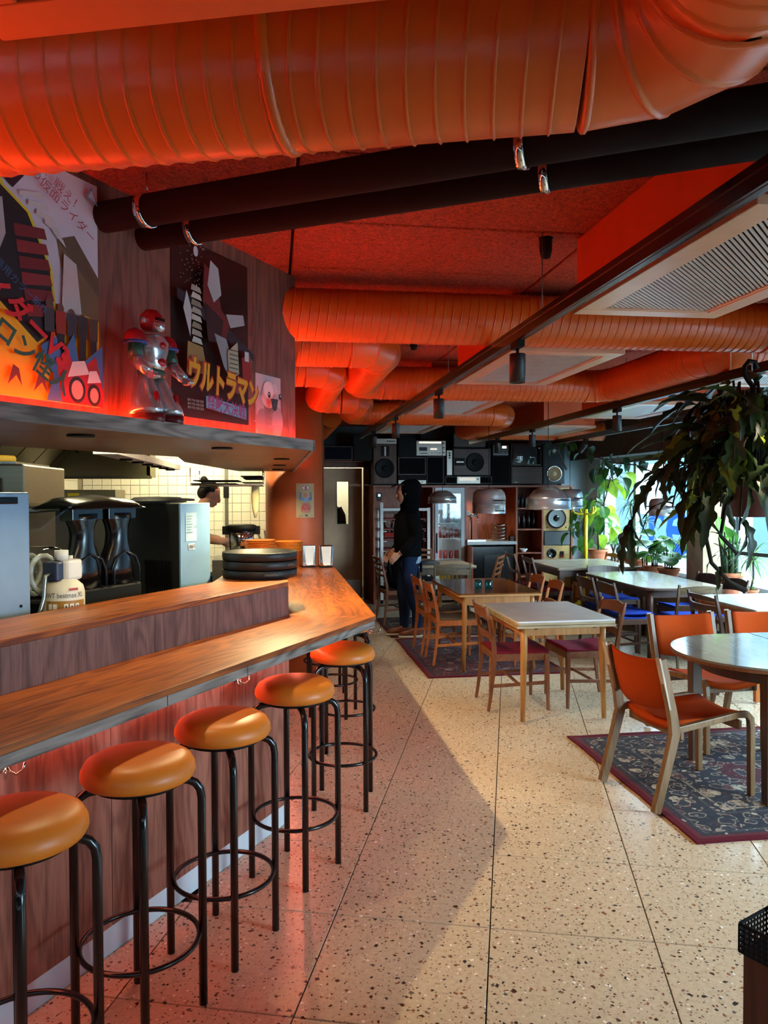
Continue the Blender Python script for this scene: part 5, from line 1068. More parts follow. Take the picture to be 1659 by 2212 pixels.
W_LT = lambda a='z': wood('#c08a4c', '#a06c34', a, 9, .42)
W_OR = lambda a='z': wood('#b8692e', '#94501f', a, 9, .4)
W_MD = lambda a='z': wood('#86502c', '#63381e', a, 9, .42)
W_DK = lambda a='z': wood('#54382a', '#38251b', a, 9, .42)
W_GR = lambda a='z': wood('#75624a', '#554632', a, 9, .5)
t = table('square beech table with white laminate top, in the middle of the room', 1.70, 2.44, 5.23, 6.17, .74, plain('#d6d4d6', .22), wood('#b9a580', '#8f7a58', 'x', 20), W_LT(), leg_r=.026, ins=.075)
MB().bb(1.70, 2.44, 5.228, 6.172, .688, .706).build('draw_leaf', wood('#b9a580', '#8f7a58', 'x', 20), t, .002)
for x in (1.86, 2.30): MB().bb(x - .012, x + .012, 5.288, 5.2925, .672, .682).build('catch', M_BLACK, t)
table('glossy brown table with light beech legs, on the dark red rug', 1.66, 2.45, 6.80, 8.02, .735, wood('#7a4a22', '#5c3415', 'y', 7, .12), W_LT('x'), W_LT(), leg_r=.024, ins=.075)
table('pale topped wooden table in front of the tray trolley', 1.72, 2.52, 9.36, 10.2, .74, wood('#b8a88c', '#9c8b6e', 'x', 6, .4), W_GR('x'), W_GR(), leg_r=.026)
table('grey brown table with weathered plank top, before the speaker tower', 3.36, 4.42, 8.80, 9.98, .75, wood('#a09380', '#7c6e5b', 'x', 8, .25), W_GR('x'), W_DK(), leg_r=.034, square=True, ins=.07)
t = table('long table with rounded corners and dark legs, reflecting the window', 3.50, 4.30, 6.90, 8.40, .74, wood('#b3aa9b', '#a59c8d', 'y', 6, .12), W_DK('x'), W_DK(), r=.13, leg_r=.030, ins=.12)
MB().bb(3.5, 4.3, 7.648, 7.652, .7395, .7405).build('leaf_joint', M_BLACK, t)
table('light topped table with plywood edge at the right, before the potted cactus', 3.68, 4.48, 5.46, 6.36, .74, plain('#c6d3d6', .16), wood('#b9a580', '#8f7a58', 'x', 20), W_OR(), leg_r=.028, ins=.06, square=True)
# round extending table
t = thing('dining_table', 'round extending table with dark legs on the oriental rug', 'table', (3.06, 4.08, 0), 0, 'dining tables')
c = [(2.83 + .53 * cos(a), 4.08 + .53 * sin(a)) for a in (pi / 2 + pi * i / 24 for i in range(25))] + [(3.28 + .53 * cos(a), 4.08 + .53 * sin(a)) for a in (-pi / 2 + pi * i / 24 for i in range(25))]
MB().prism([(3.052, 4.61)] + [p for p in c if p[0] < 3.05] + [(3.052, 3.55)], .722, .735).build('table_top', wood('#8b857a', '#7d776c', 'y', 6, .10), t, .002)
MB().prism([(3.058, 3.55)] + [p for p in c if p[0] > 3.06] + [(3.058, 4.61)], .722, .735).build('table_top', wood('#8b857a', '#7d776c', 'y', 6, .10), t, .002)
MB().prism([((x - 3.055) * .998 + 3.055, (y - 4.08) * .998 + 4.08) for x, y in c], .704, .7215).build('edge_band', W_MD('x'), t, .002)
MB().prism([((x - 3.055) * .78 + 3.055, (y - 4.08) * .78 + 4.08) for x, y in c], .62, .7035).build('apron', W_DK('x'), t)
for x, y in ((2.545, 4.37), (2.56, 3.675), (3.58, 3.70), (3.58, 4.40)): MB().beam((x, y, .70), (x, y, .012), .065, .065, .05, .05).build('leg', W_DK(), t, .004)

# ------------------------------------------------------------------ chairs
def chair(label, wm, seatm, w=.43, d=.42, h=.80, rails=((.70, .79, .03),), lean=.07, cushion=True, group='wooden dining chairs', seat_z=.45, splay=.02, low=None, side=True, curve=.02):
    t = thing('dining_chair', label, 'chair', group=group, local=True); t['xf'] = (0., 0., 0., 0.); wz, wx = wm('z'), wm('x'); hw, hd = w / 2, d / 2
    yb = lambda z: -hd + .01 - (lean * ((z - seat_z) / (h - seat_z)) ** 1.3 if z > seat_z else .05 * (1 - z / seat_z) ** 1.5)
    for s in (-1, 1):
        zs = [.011, .15, .30, .42, .50, .60, .70, h]; wd = [.022, .026, .03, .034, .034, .03, .026, .02]
        MB().sweep([(s * (hw - .018), yb(z), z) for z in zs], .022, wd, (1, 0, 0)).build('leg', wz, t, .004)
        MB().beam((s * (hw - .008), hd - .02, seat_z - .01), (s * (hw - .002 + splay * .3), hd - .012, .011), .034, .034, .022, .022).build('leg', wz, t, .004)
        if side: MB().beam((s * (hw - .014), yb(.2), .20), (s * (hw - .004), hd - .018, .22), .014, .026).build('stretcher', wx, t, .003)
    if side: MB().beam((-hw + .01, -.02, .21), (hw - .01, -.02, .21), .014, .022).build('stretcher', wx, t, .003)
    MB().bb(-hw + .012, hw - .012, hd - .035, hd - .013, seat_z - .065, seat_z - .008).bb(-hw + .03, hw - .03, -hd, -hd + .02, seat_z - .06, seat_z - .008).bb(-hw + .004, -hw + .024, -hd + .01, hd - .02, seat_z - .062, seat_z - .008).bb(hw - .024, hw - .004, -hd + .01, hd - .02, seat_z - .062, seat_z - .008).build('seat_frame', wx, t, .003)
    m = MB(); N = 8; rs = []
    for j in range(N + 1):
        y = -hd + .02 + (d - .03) * j / N; hwj = hw - .012 + .010 * j / N; dip = -.016 * sin(pi * j / N) if cushion else 0
        rs.append([(-hwj, y, seat_z - .007), (hwj, y, seat_z - .007), (hwj, y, seat_z + .015 + dip), (hwj * .5, y, seat_z + .022 + dip * 1.2), (-hwj * .5, y, seat_z + .022 + dip * 1.2), (-hwj, y, seat_z + .015 + dip)])
    m.rings(rs, smooth=False).build('seat', seatm, t, .006)
    for z0, z1, cv in rails:
        m = MB(); rs = []; th = .016; N = 8
        for i in range(N + 1):
            u = i / N * 2 - 1; x = u * (hw - .02); dy = -cv * (1 - u * u); zl = z0 + (.012 * (1 - u * u) if z1 - z0 > .06 else 0)
            y0, y1 = yb(z0) + dy, yb(z1) + dy; zt = z1 + (curve * (1 - u * u) - curve) * (1 if z1 > h - .05 else 0)
            rs.append([(x, y0 - th / 2, zl), (x, y0 + th / 2, zl), (x, y1 + th / 2, zt), (x, y1 - th / 2, zt)])
        m.rings(rs, smooth=False).build('back_rail', wx, t, .003)
    return t
PLUM = m_fabric('#7d1c33'); RED2 = m_fabric('#8e1f35'); TAUPE = m_fabric('#6d5f4e'); BLUE = m_fabric('#2742a6'); BLK = m_fabric('#1a1a1c'); MAR = m_fabric('#5f1b2c')
def put(o, x, y, rz, z=0): o.location = (x, y, z); o.rotation_euler = (0, 0, rz); return o
E_, W_, N_, S_ = -pi / 2, pi / 2, 0, pi            # the way the sitter looks: window, bar, away from the camera, towards it
two = ((.70, .795, .03), (.545, .60, .02))
a = put(chair('brown chair with plum seat at the bar side of the white table', W_MD, PLUM, .43, .43, .80, two), 1.85, 5.77, E_ - .03)
b = dup(a, (2.40, 5.78, 0), W_ + .03, 'brown chair with plum seat at the window side of the white table')
fresh()
a = put(chair('light orange chair, nearer of two at the bar side of the brown table', W_OR, TAUPE, .42, .43, .79, two), 1.75, 7.33, E_)
dup(a, (1.73, 7.86, 0), E_ + .04, 'light orange chair, farther of two at the bar side of the brown table')
dup(a, (2.47, 7.22, 0), W_ - .05, 'light orange chair, nearer of two at the window side of the brown table'); dup(a, (2.46, 7.72, 0), W_, 'light orange chair, farther of two at the window side of the brown table')
fresh()
sl3 = ((.74, .79, .035), (.655, .70, .035), (.57, .61, .03))
a = put(chair('grey brown chair with wide curved slats, back to the camera at the pale table', W_GR, BLK, .46, .42, .83, ((.775, .825, .04), (.68, .75, .045)), lean=.05), 2.08, 9.05, N_)
b = put(chair('slatted brown chair carrying the dark backpack, behind the standing person', W_MD, BLK, .42, .42, .86, ((.82, .855, .02), (.75, .78, .02), (.68, .71, .02), (.61, .64, .02)), lean=.09), 1.57, 9.62, E_ + .12)
fresh()
dup(b, (2.62, 9.62, 0), W_ - .5, 'slatted brown chair turned aside at the window side of the pale table'); dup(b, (2.05, 10.55, 0), S_, 'slatted brown chair behind the pale table, by the trolley')
fresh()
a = put(chair('brown framed chair with maroon seat, nearer at the bar side of the plank table', W_DK, MAR, .42, .44, .86, ((.80, .855, .025), (.60, .64, .02)), lean=.09), 3.42, 9.22, E_)
dup(a, (3.40, 9.85, 0), E_, 'brown framed chair with maroon seat, farther at the bar side of the plank table')
fresh()
a = put(chair('reddish chair with open back, left of two at the window side of the plank table', W_OR, MAR, .42, .42, .84, ((.78, .835, .025), (.58, .63, .02))), 4.25, 9.80, W_)
dup(a, (4.25, 9.30, 0), W_, 'reddish chair with open back, right of two at the window side of the plank table')
fresh()
bl = ((.685, .785, .035),)
a = put(chair('dark chair with blue seat, nearer at the bar side of the long table', W_DK, BLUE, .43, .42, .79, ((.655, .785, .035), (.53, .57, .02)), group='dark chairs with blue seats'), 3.47, 7.12, E_)
dup(a, (3.46, 7.60, 0), E_, 'dark chair with blue seat, farther at the bar side of the long table')
dup(a, (4.32, 7.12, 0), W_, 'dark chair with blue seat, nearer at the window side of the long table'); dup(a, (4.32, 7.62, 0), W_, 'dark chair with blue seat, farther at the window side of the long table')
dup(a, (3.87, 8.38, 0), S_, 'dark chair with blue seat at the far end of the long table')
fresh()
a = put(chair('olive brown chair with blue seat at the near end of the long table', W_GR, BLUE, .43, .42, .81, ((.715, .80, .035), (.56, .615, .03)), group='dark chairs with blue seats'), 3.87, 6.80, N_ - .06)
put(chair('dark slatted chair at the bar side of the light topped right table', W_DK, BLK, .45, .42, .82, ((.765, .81, .05), (.67, .73, .05), (.585, .615, .04))), 3.79, 5.95, E_)
# orange upholstered bentwood chairs
def lounge(label):
    t = thing('upholstered_chair', label, 'chair', group='orange upholstered chairs', local=True); t['xf'] = (0., 0., 0., 0.); wm = wood('#7d5c3a', '#5c4025', 'z', 9, .4); lam = wood('#b9aa98', '#94836e', 'z', 30, .45)
    for s in (-1, 1):
        x = s * .235
        MB().sweep([(x, -.375, .011), (x, -.30, .27), (x, -.262, .41), (x, -.275, .50), (x, -.345, .80)], .032, [.045, .05, .056, .05, .04], (1, 0, 0)).build('leg', wm, t, .004)
        MB().sweep([(x, -.262, .425), (x * .96, -.05, .445), (x * .89, .16, .462), (x * .87, .225, .458), (x * .86, .252, .43), (x * .86, .258, .38), (x * .86, .262, .011)], .030, [.034, .034, .034, .036, .036, .036, .032], (1, 0, 0)).build('leg', wm, t, .004)
        MB().sweep([(x, -.300, .80 - .262), (x, -.365, .805)], .0335, .010, (1, 0, 0)).build('laminated_edge', lam, t)
    MB().beam((-.20, .19, .40), (.20, .19, .40), .02, .05).build('cross_rail', wm, t, .003); MB().beam((-.22, -.2, .385), (.22, -.2, .385), .02, .04).build('cross_rail', wm, t, .003)
    rs = []; N = 10
    for i in range(N + 1):
        u = i / N * 2 - 1; x = u * .215; cv = .05 * (1 - u * u)
        lo, hi = .535 - .03 * (1 - u * u), .795 - .014 * (1 - u * u); pr = []
        for z, o in ((lo, -.006), ((lo + hi) / 2, -.012), (hi - .01, -.008), (hi, 0), (hi - .01, .010), ((lo + hi) / 2, .016), (lo, .008)): pr.append((x, -.275 - (z - .5) * .233 - cv + o + .015, z))
        rs.append(pr)
    MB().rings(rs).build('backrest', m_fabric('#ad3f0e'), t)
    rs = []
    for j in range(N + 1):
        v = j / N; y = -.23 + .48 * v; zc = .445 + .012 * v - .012 * sin(pi * v) + (.008 if j not in (0, N) else 0); pr = []
        for u in (-1, -.6, 0, .6, 1): pr.append((u * (.216 - .024 * v), y, zc + .012 - .03 * (1 - u * u)))
        for u in (1, .6, 0, -.6, -1): pr.append((u * (.216 - .024 * v), y, zc - .018 - .04 * (1 - u * u)))
        rs.append(pr)
    MB().rings(rs).build('seat', m_fabric('#ad3f0e'), t); return t
a = put(lounge('orange upholstered chair with its back to the camera at the round table'), 2.255, 3.96, E_ + .17, .0005)
dup(a, (2.86, 4.72, .001), S_ + .06, 'orange upholstered chair behind the round table, left of two'); dup(a, (3.44, 4.76, .001), S_ - .08, 'orange upholstered chair behind the round table, right of two'); 
fresh()
# loose cushions, glasses, bag
for i, (x, y) in enumerate(((3.42, 7.12), (3.44, 7.58), (3.87, 6.80))):
    o = MB().rings([[(x + k * a_, y + k * b_, z) for a_, b_ in ((-1, -.9), (-.5, -1), (.5, -1), (1, -.9), (1, .9), (.5, 1), (-.5, 1), (-1, .9))] for z, k in ((.474, .17), (.482, .19), (.496, .19), (.504, .15))]).build('seat_pad', BLUE)
    tag(o, ('blue seat pad on the nearer bar side chair of the long table', 'blue seat pad on the farther bar side chair of the long table', 'blue seat pad on the olive brown chair')[i], 'cushion', 'blue seat pads')
TEAL = clear_glass('teal_glass', (.35, .85, .9), 1.2, .12)
for i, (x, y) in enumerate(((1.925, 7.10), (2.02, 7.08))):
    o = MB().lathe([(0, 0), (.034, 0), (.040, .03), (.036, .09), (.034, .092), (.030, .05), (.028, .012), (0, .012)], 22, (x, y, .736), caps=False).build('tumbler', TEAL); tag(o, ('teal glass tumbler on the brown table, left one', 'teal glass tumbler on the brown table, right one')[i], 'glass', 'teal tumblers')
t = thing('backpack', 'dark blue backpack and jacket heaped on the slatted chair', 'bag', (1.60, 9.62, .47))
MB().rings([[(1.60 + rx * cos(a) * (1 + .1 * sin(3 * a)), 9.60 + .17 * sin(a) * (1 + .08 * cos(4 * a)), z) for a in (2 * pi * i / 20 for i in range(20))] for z, rx in ((.475, .15), (.55, .18), (.70, .17), (.82, .15), (.93, .09), (.96, .03))]).build('body', m_fabric('#14161f'), t); MB().bb(1.55, 1.70, 9.42, 9.435, .62, .70).build('pocket', m_fabric('#2a3350'), t)
MB().tube([(1.46, 9.45, .55), (1.42, 9.40, .75), (1.50, 9.42, .92)], .014, 8, flat=.4).build('strap', M_SOFTBLACK, t)
o = MB().rings([[(1.97 + rx * cos(a), 9.62 + .06 * sin(a), z) for a in (2 * pi * i / 16 for i in range(16))] for z, rx in ((.741, .13), (.765, .14), (.785, .10), (.792, .05))]).build('cloth_bundle', plain('#3c4144', .7)); tag(o, 'dark grey folded cap on the pale table beside the person', 'cap')

# planter stand at the lower right corner
ca = R(90 - 63.8); X1 = V((cos(ca), sin(ca), 0)); X2 = V((sin(ca), -cos(ca), 0)); C0 = V((1.045, 1.60, 0))
t = thing('plant_stand', 'dark wooden plant stand with black perforated metal tray, lower right corner', 'stand', tuple(C0 + X1 * .2 + X2 * .2))
P = lambda a, b: tuple((C0 + X1 * a + X2 * b)[:2])
MB().prism([P(.006, .006), P(.37, .006), P(.37, .37), P(.006, .37)], 0.0, .60).build('body', wood('#5a2c18', '#3a1a0e', 'z', 9, .5), t, .003)
MB().prism([P(.004, .004), P(.375, .004), P(.375, .375), P(.004, .375)], .60, .606).build('tray_floor', M_SOFTBLACK, t)
def mesh_wall(p, q, z0, z1, name='perforated_side'):
    p, q = V(p + (0,)), V(q + (0,)); d = q - p; n = int(d.length / .0125); m = MB(); tn = d.normalized().cross(V((0, 0, 1))) * .0012; rows = 5
    for i in range(n + 1): c = p + d * (i / n); w = d.normalized() * .0022; m.add([c - w - tn + V((0, 0, z0)), c + w - tn + V((0, 0, z0)), c + w - tn + V((0, 0, z1)), c - w - tn + V((0, 0, z1)), c - w + tn + V((0, 0, z0)), c + w + tn + V((0, 0, z0)), c + w + tn + V((0, 0, z1)), c - w + tn + V((0, 0, z1))], [(0, 1, 2, 3), (7, 6, 5, 4), (1, 5, 6, 2), (4, 0, 3, 7)])
    for j in range(rows + 1): z = z0 + (z1 - z0) * j / rows; m.box((p + d / 2) + V((0, 0, z)), (d.length, .003, .0042 if j < rows else .008), atan2(d.y, d.x))
    o = m.build(name, M_SOFTBLACK, t); o['kind'] = 'stuff'
for a_, b_ in ((P(0, 0), P(.38, 0)), (P(0, 0), P(0, .38)), (P(.38, 0), P(.38, .38)), (P(0, .38), P(.38, .38))): mesh_wall(a_, b_, .605, .668)
MB().tube([P(.118, .012) + (.606,), P(.118, .012) + (1.05,)], .007, 10).build('pole', M_SOFTBLACK, t)

# ------------------------------------------------------------------ people
SKIN = plain('#b98468', .55); HAIR = plain('#14100e', .6); JEAN = m_fabric('#1d2a45', 160); BLKCLOTH = m_fabric('#08080a', 160)
def remesh(mb, name, mat, parent, vox, smooth=4):
    o = mb.build(name, mat, parent); md = o.modifiers.new('one_surface', 'REMESH'); md.mode = 'VOXEL'; md.voxel_size = vox; md.use_smooth_shade = True
    sm = o.modifiers.new('soften', 'SMOOTH'); sm.iterations = smooth; sm.factor = .5
    dg = bpy.context.evaluated_depsgraph_get(); me = bpy.data.meshes.new_from_object(o.evaluated_get(dg)); o.modifiers.clear(); old = o.data; o.data = me; bpy.data.meshes.remove(old); me.name = name
    if not me.materials: me.materials.append(mat)
    return o
def torso(m, rows):                                   # rows: (cx, cy, z, rx, ry)
    m.rings([[(cx + rx * cos(a), cy + ry * sin(a), z) for a in (2 * pi * i / 20 for i in range(20))] for cx, cy, z, rx, ry in rows])
def head(m, c, yaw=0, pitch=0, s=1.0):
    M = Matrix.Rotation(yaw, 3, 'Z') @ Matrix.Rotation(pitch, 3, 'X'); c = V(c); P = lambda x, y, z: c + M @ (V((x, y, z)) * s)
    def e(x, y, z, d): m.ell(P(x, y, z), tuple(k * s for k in d), 14, m=M)
    e(0, -.012, .03, (.076, .096, .092)); e(0, .022, -.035, (.060, .068, .072)); e(0, .048, -.075, (.036, .036, .030)); e(0, .05, .015, (.058, .04, .05))
    m.tube([P(0, .082, .022), P(0, .098, -.008), P(0, .104, -.022), P(0, .088, -.032)], [.010 * s, .012 * s, .015 * s, .010 * s], 8)
    e(0, .086, -.056, (.024, .010, .006)); e(0, .084, -.066, (.020, .010, .006))
    for k in (-1, 1):
        e(k * .076, -.005, -.005, (.010, .022, .030)); e(k * .030, .076, .030, (.020, .010, .006)); e(k * .031, .074, .012, (.014, .012, .010))
    return P
def hand(m, w, d, palm, side, curl=.9):
    """w wrist, d finger direction, palm the way the palm faces, side towards the thumb"""
    w, d, p, t = V(w), V(d).normalized(), V(palm).normalized(), V(side).normalized()
    m.rings([[w + d * f + t * (cos(a) * wd) + p * (sin(a) * th) for a in (2 * pi * i / 12 for i in range(12))] for f, wd, th in ((-.01, .025, .02), (.02, .032, .017), (.06, .041, .016), (.088, .040, .014), (.096, .034, .010))])
    for k, (o, ln) in enumerate(((.030, .070), (.010, .080), (-.010, .074), (-.029, .058))):
        b = w + d * .085 + t * o; a1, a2, a3 = curl * .45, curl * 1.0, curl * 1.5; pts = [b]
        for ang, f in ((a1, .45), (a2, .32), (a3, .25)): pts.append(pts[-1] + (d * cos(ang) + p * sin(ang)) * ln * f)
        m.tube(pts, [.0095, .009, .0085, .0072], 8)
    b = w + d * .022 + t * .026; m.tube([b, b + (t * .75 + d * .55 + p * .25) * .035, b + (t * .75 + d * .55 + p * .25) * .035 + (d * .85 + p * .5 + t * .1) * .032, b + (t * .75 + d * .55 + p * .25) * .035 + (d * .85 + p * .5 + t * .1) * .052], [.014, .0115, .0105, .008], 8)
def legs(m, fat, hip_z=.93, feet=((.085, .06), (-.085, -.05)), top=None):
    for (x, y) in feet:
        s = 1 if x > 0 else -1
        m.tube([(s * .085, 0, hip_z), (s * .092, .012, .70), (x, .02 + y * .5, .49), (x, y - .012 - .02, .30), (x, y - .03, .085)], [.092 + fat, .078 + fat, .056 + fat, .053 + fat, .038 + fat], 16)
# the standing person: looks at the bar, local +Y is forward
pp = thing('person', 'person standing in profile in a black hooded jacket, jeans and brown shoes', 'person', local=True); pp['xf'] = (0., 0., 0., 0.)
m = MB(); torso(m, [(0, 0, .86, .12, .09), (0, 0, .93, .165, .115), (0, .01, 1.08, .145, .105), (0, .01, 1.25, .165, .115), (0, 0, 1.40, .175, .105), (0, -.01, 1.455, .12, .075), (0, 0, 1.50, .06, .06)])
m.tube([(0, -.01, 1.44), (0, .012, 1.52), (0, .02, 1.60)], [.062, .056, .055], 14); P = head(m, (0, .045, 1.645), 0, -.18)
legs(m, 0)
for s, fy in ((1, .06), (-1, -.05)):
    m.rings([[(s * .085 + rx * cos(a), fy + cy + .012 * sin(a) * 3, z) for a in (2 * pi * i / 12 for i in range(12))] for z, rx, cy in ((.03, .04, .02), (.08, .042, -.02), (.12, .04, -.03))])
    m.tube([(s * .17, 0, 1.40), (s * .215, -.03, 1.27), (s * .225, -.045, 1.14), (s * .215, .06, 1.02), (s * .19, .14, .965)], [.055, .048, .042, .038, .028], 14)
    hand(m, (s * .188, .15, .955), (-s * .18, .75, -.62), (-s * .8, -.25, -.45), (0, .55, .75), .75 if s > 0 else 1.0)
remesh(m, 'body', SKIN, pp, .0055, 3)
j = MB(); torso(j, [(0, .005, .90, .175, .135), (0, .0, .93, .192, .15), (0, .01, 1.05, .20, .158), (0, .015, 1.25, .205, .152), (0, 0, 1.39, .205, .138), (0, -.015, 1.45, .15, .105), (0, 0, 1.52, .10, .095)])
for s in (1, -1): j.tube([(s * .165, -.005, 1.40), (s * .225, -.035, 1.27), (s * .238, -.05, 1.14), (s * .228, .055, 1.03), (s * .20, .125, .98)], [.080, .078, .070, .064, .046], 16)
j.ell((0, -.035, 1.50), (.12, .10, .07)).ell((0, -.028, 1.60), (.108, .118, .13)).ell((0, -.012, 1.68), (.108, .132, .118)).ell((0, -.06, 1.70), (.095, .10, .105))
remesh(j, 'hooded_jacket', BLKCLOTH, pp, .011, 5)
MB().tube([(0, .06, 1.735), (0, .13, 1.735), (0, .19, 1.715)], [.075, .072, .045], 16, flat=.14, up=(1, 0, 0)).build('cap_peak', plain('#2a2a2a', .6), pp)
sh_ = MB(); torso(sh_, [(0, -.02, .845, .176, .120), (0, -.02, .93, .172, .125)]); sh_.build('shirt_hem', m_fabric('#9fb0bd'), pp)
jn = MB(); torso(jn, [(0, -.005, .80, .150, .118), (0, -.005, .88, .172, .128), (0, 0, .93, .16, .12)]); legs(jn, .013); remesh(jn, 'jeans', JEAN, pp, .011, 4)
pk = MB()
for s in (1, -1): pk.box((s * .09, -.128, .80), (.11, .006, .12))
pk.build('back_pocket', m_fabric('#27375a'), pp)
for s, fy in ((1, .06), (-1, -.05)):
    x = s * .085; sh1 = MB().rings([[(x + rx * cos(a), fy + y + ry * sin(a), z) for a in (2 * pi * i / 20 for i in range(20))] for z, y, rx, ry in ((.022, .045, .046, .138), (.05, .045, .048, .138), (.072, .03, .044, .118), (.092, -.01, .042, .075), (.11, -.032, .04, .055))]).build('shoe', plain('#6d351c', .4), pp)
    MB().rings([[(x + rx * cos(a), fy + .045 + ry * sin(a), z) for a in (2 * pi * i / 20 for i in range(20))] for z, rx, ry in ((.0, .046, .140), (.024, .050, .144))]).build('sole', plain('#c9c2b4', .6), sh1)
    l = MB()
    for k in range(4): l.tube([(x - .022, fy + .035 + k * .018, .088 - k * .006), (x + .022, fy + .038 + k * .018, .088 - k * .006)], .003, 6)
    l.build('laces', plain('#a98a5a', .7), sh1)
MB().box((.10, .158, 1.30), (.03, .004, .035)).build('jacket_patch', plain('#c9c2b4', .6), pp)
pp.location = (1.535, 8.70, .010); pp.rotation_euler = (0, 0, pi / 2 + .04)
p3 = dup(pp, (.90, 12.75, 0), R(150), 'person in a dark jacket seen through the staff door window'); fresh()
# the cook: bends over the counter, looking along the bar to the right
ck = thing('person', 'cook in a black shirt with a hair bun, working behind the bar', 'person', local=True); ck['xf'] = (0., 0., 0., 0.)
m = MB(); torso(m, [(0, 0, .86, .12, .09), (0, 0, .93, .16, .115), (0, .03, 1.10, .14, .105), (0, .09, 1.28, .16, .11), (0, .15, 1.42, .165, .10), (0, .18, 1.475, .11, .075), (0, .20, 1.51, .06, .06)])
m.tube([(0, .17, 1.45), (0, .215, 1.53), (0, .255, 1.60)], [.060, .054, .052], 14); P = head(m, (0, .285, 1.640), 0, -.42)
legs(m, 0)
for s in (1, -1):
    m.rings([[(s * .085 + .042 * cos(a), (.06 if s > 0 else -.05) + .04 + .12 * sin(a), z) for a in (2 * pi * i / 14 for i in range(14))] for z in (.0, .035, .055)])
    e = (s * .21, .24, 1.24); w = (s * .11, .46, 1.215 if s > 0 else 1.16)
    m.tube([(s * .165, .14, 1.42), (s * .205, .19, 1.31), e, (s * .16, .36, 1.22), w], [.055, .046, .042, .036, .026], 14); hand(m, w, (-s * .2, .9, -.3), (0, -.2, -1), (-s, .15, 0), .8)
remesh(m, 'body', SKIN, ck, .0058, 3)
sh_ = MB(); torso(sh_, [(0, 0, .84, .17, .13), (0, .0, .93, .175, .13), (0, .03, 1.10, .158, .122), (0, .09, 1.28, .178, .125), (0, .15, 1.42, .182, .115), (0, .185, 1.478, .115, .085), (0, .20, 1.50, .072, .072)])
for s in (1, -1): sh_.tube([(s * .165, .14, 1.415), (s * .207, .19, 1.31), (s * .212, .235, 1.25)], [.068, .064, .060], 14)
remesh(sh_, 'shirt', BLKCLOTH, ck, .011, 4)
h = MB(); M = Matrix.Rotation(-.42, 3, 'X'); c = V((0, .285, 1.640)); h.ell(c + M @ V((0, -.026, .044)), (.082, .094, .088), m=M).ell(c + M @ V((0, -.06, .00)), (.074, .062, .07), m=M).ell(c + M @ V((0, -.105, .105)), (.036, .036, .036), m=M)
remesh(h, 'hair', HAIR, ck, .008, 3)
tr_ = MB(); torso(tr_, [(0, 0, .80, .15, .115), (0, 0, .88, .168, .125), (0, 0, .92, .16, .118)]); legs(tr_, .012); remesh(tr_, 'trousers', plain('#1c1c1f', .8), ck, .012, 4)
ck.location = (-.86, 7.28, .0); ck.rotation_euler = (0, 0, -pi / 2 + .12)

# ------------------------------------------------------------------ plants
G1 = m_leaf('#2f5a22', '#4d7d2c', .4); G2 = m_leaf('#79a02c', '#a9bf3a', .5); G3 = m_leaf('#1d3a1c', '#31562a', .35); G4 = m_leaf('#3f6b35', '#6d9a52', .4); GD = m_leaf('#16230f', '#2a3f18', .25); GY_ = m_leaf('#55651c', '#8d9636', .4)
TERRA = plain('#b5694a', .75, 0, .15); SOIL = plain('#2a1d14', .95); STEM = plain('#4a4a2a', .7); BARK = plain('#4d3f33', .9, 0, .2)
def leaf_mesh(kind, l, w, m, droop=.3, seed=0):
    rn = random.Random(seed); b = MB(); N = 12 if kind != 'strap' else 14; prof = []
    for i in range(N + 1):
        u = i / N
        if kind == 'heart': k = (sin(pi * min(1, u * .92 + .10)) ** .75) * (1.15 - .35 * u)
        elif kind == 'round': k = sin(pi * (u * .94 + .03)) ** .5
        elif kind == 'lance': k = sin(pi * (u * .97 + .02)) ** .9 * (1.1 - .3 * u)
        elif kind == 'grass': k = min(1, u * 6 + .3) * (1 - u ** 2.2) + .02
        else: k = (.72 + .28 * sin(u * 22 + rn.random())) * min(1, u * 5 + .25) * min(1, (1 - u) * 4 + .06)
        prof.append((u, max(k, .02)))
    sd = rn.uniform(-.15, .15); vs = []
    for u, k in prof:
        y = l * (u - droop * .28 * u * u); z = -droop * l * u * u * .75; x = sd * l * u * u
        for e in (-1, -.5, 0, .5, 1): vs.append((x + e * w / 2 * k, y, z + (abs(e) * .22 * w * k) * (1 if kind != 'round' else .45) + .02 * w * sin(9 * u + e)))
    n = 5; fs = [(j * n + i, j * n + i + 1, (j + 1) * n + i + 1, (j + 1) * n + i) for j in range(N) for i in range(n - 1)]
    b.add(vs, fs, 0, True); me = bpy.data.meshes.new('leaf'); me.from_pydata(b.v, [], b.f); me.materials.append(m); me.polygons.foreach_set('use_smooth', [True] * len(b.f)); return me
def leaf(parent, me, p, yaw, pitch=0, roll=0, s=1, rel=True):
    o = bpy.data.objects.new('leaf', me); COL.objects.link(o); o.parent = parent
    o.location = V(p) - (V(parent.location) if rel else V((0, 0, 0))); o.rotation_euler = (Matrix.Rotation(yaw, 3, 'Z') @ Matrix.Rotation(pitch, 3, 'X') @ Matrix.Rotation(roll, 3, 'Y')).to_euler(); o.scale = (s, s, s); return o
def pot(t, x, y, z, r, h, m=TERRA, rim=True):
    pr = [(0, 0), (r * .68, 0), (r * .92, h * .78), (r * .92, h * .79)] + ([(r, h * .79), (r * 1.02, h), (r * .9, h), (r * .86, h * .86)] if rim else [(r * .97, h), (r * .88, h), (r * .86, h * .88)])
    p = MB().lathe([(a, b) for a, b in pr], 28, (x, y, z), caps=False).build('pot', m, t); MB().lathe([(0, h * .865), (r * .872, h * .865)], 20, (x, y, z), caps=False).build('soil', SOIL, t); return p
SZ = .5805
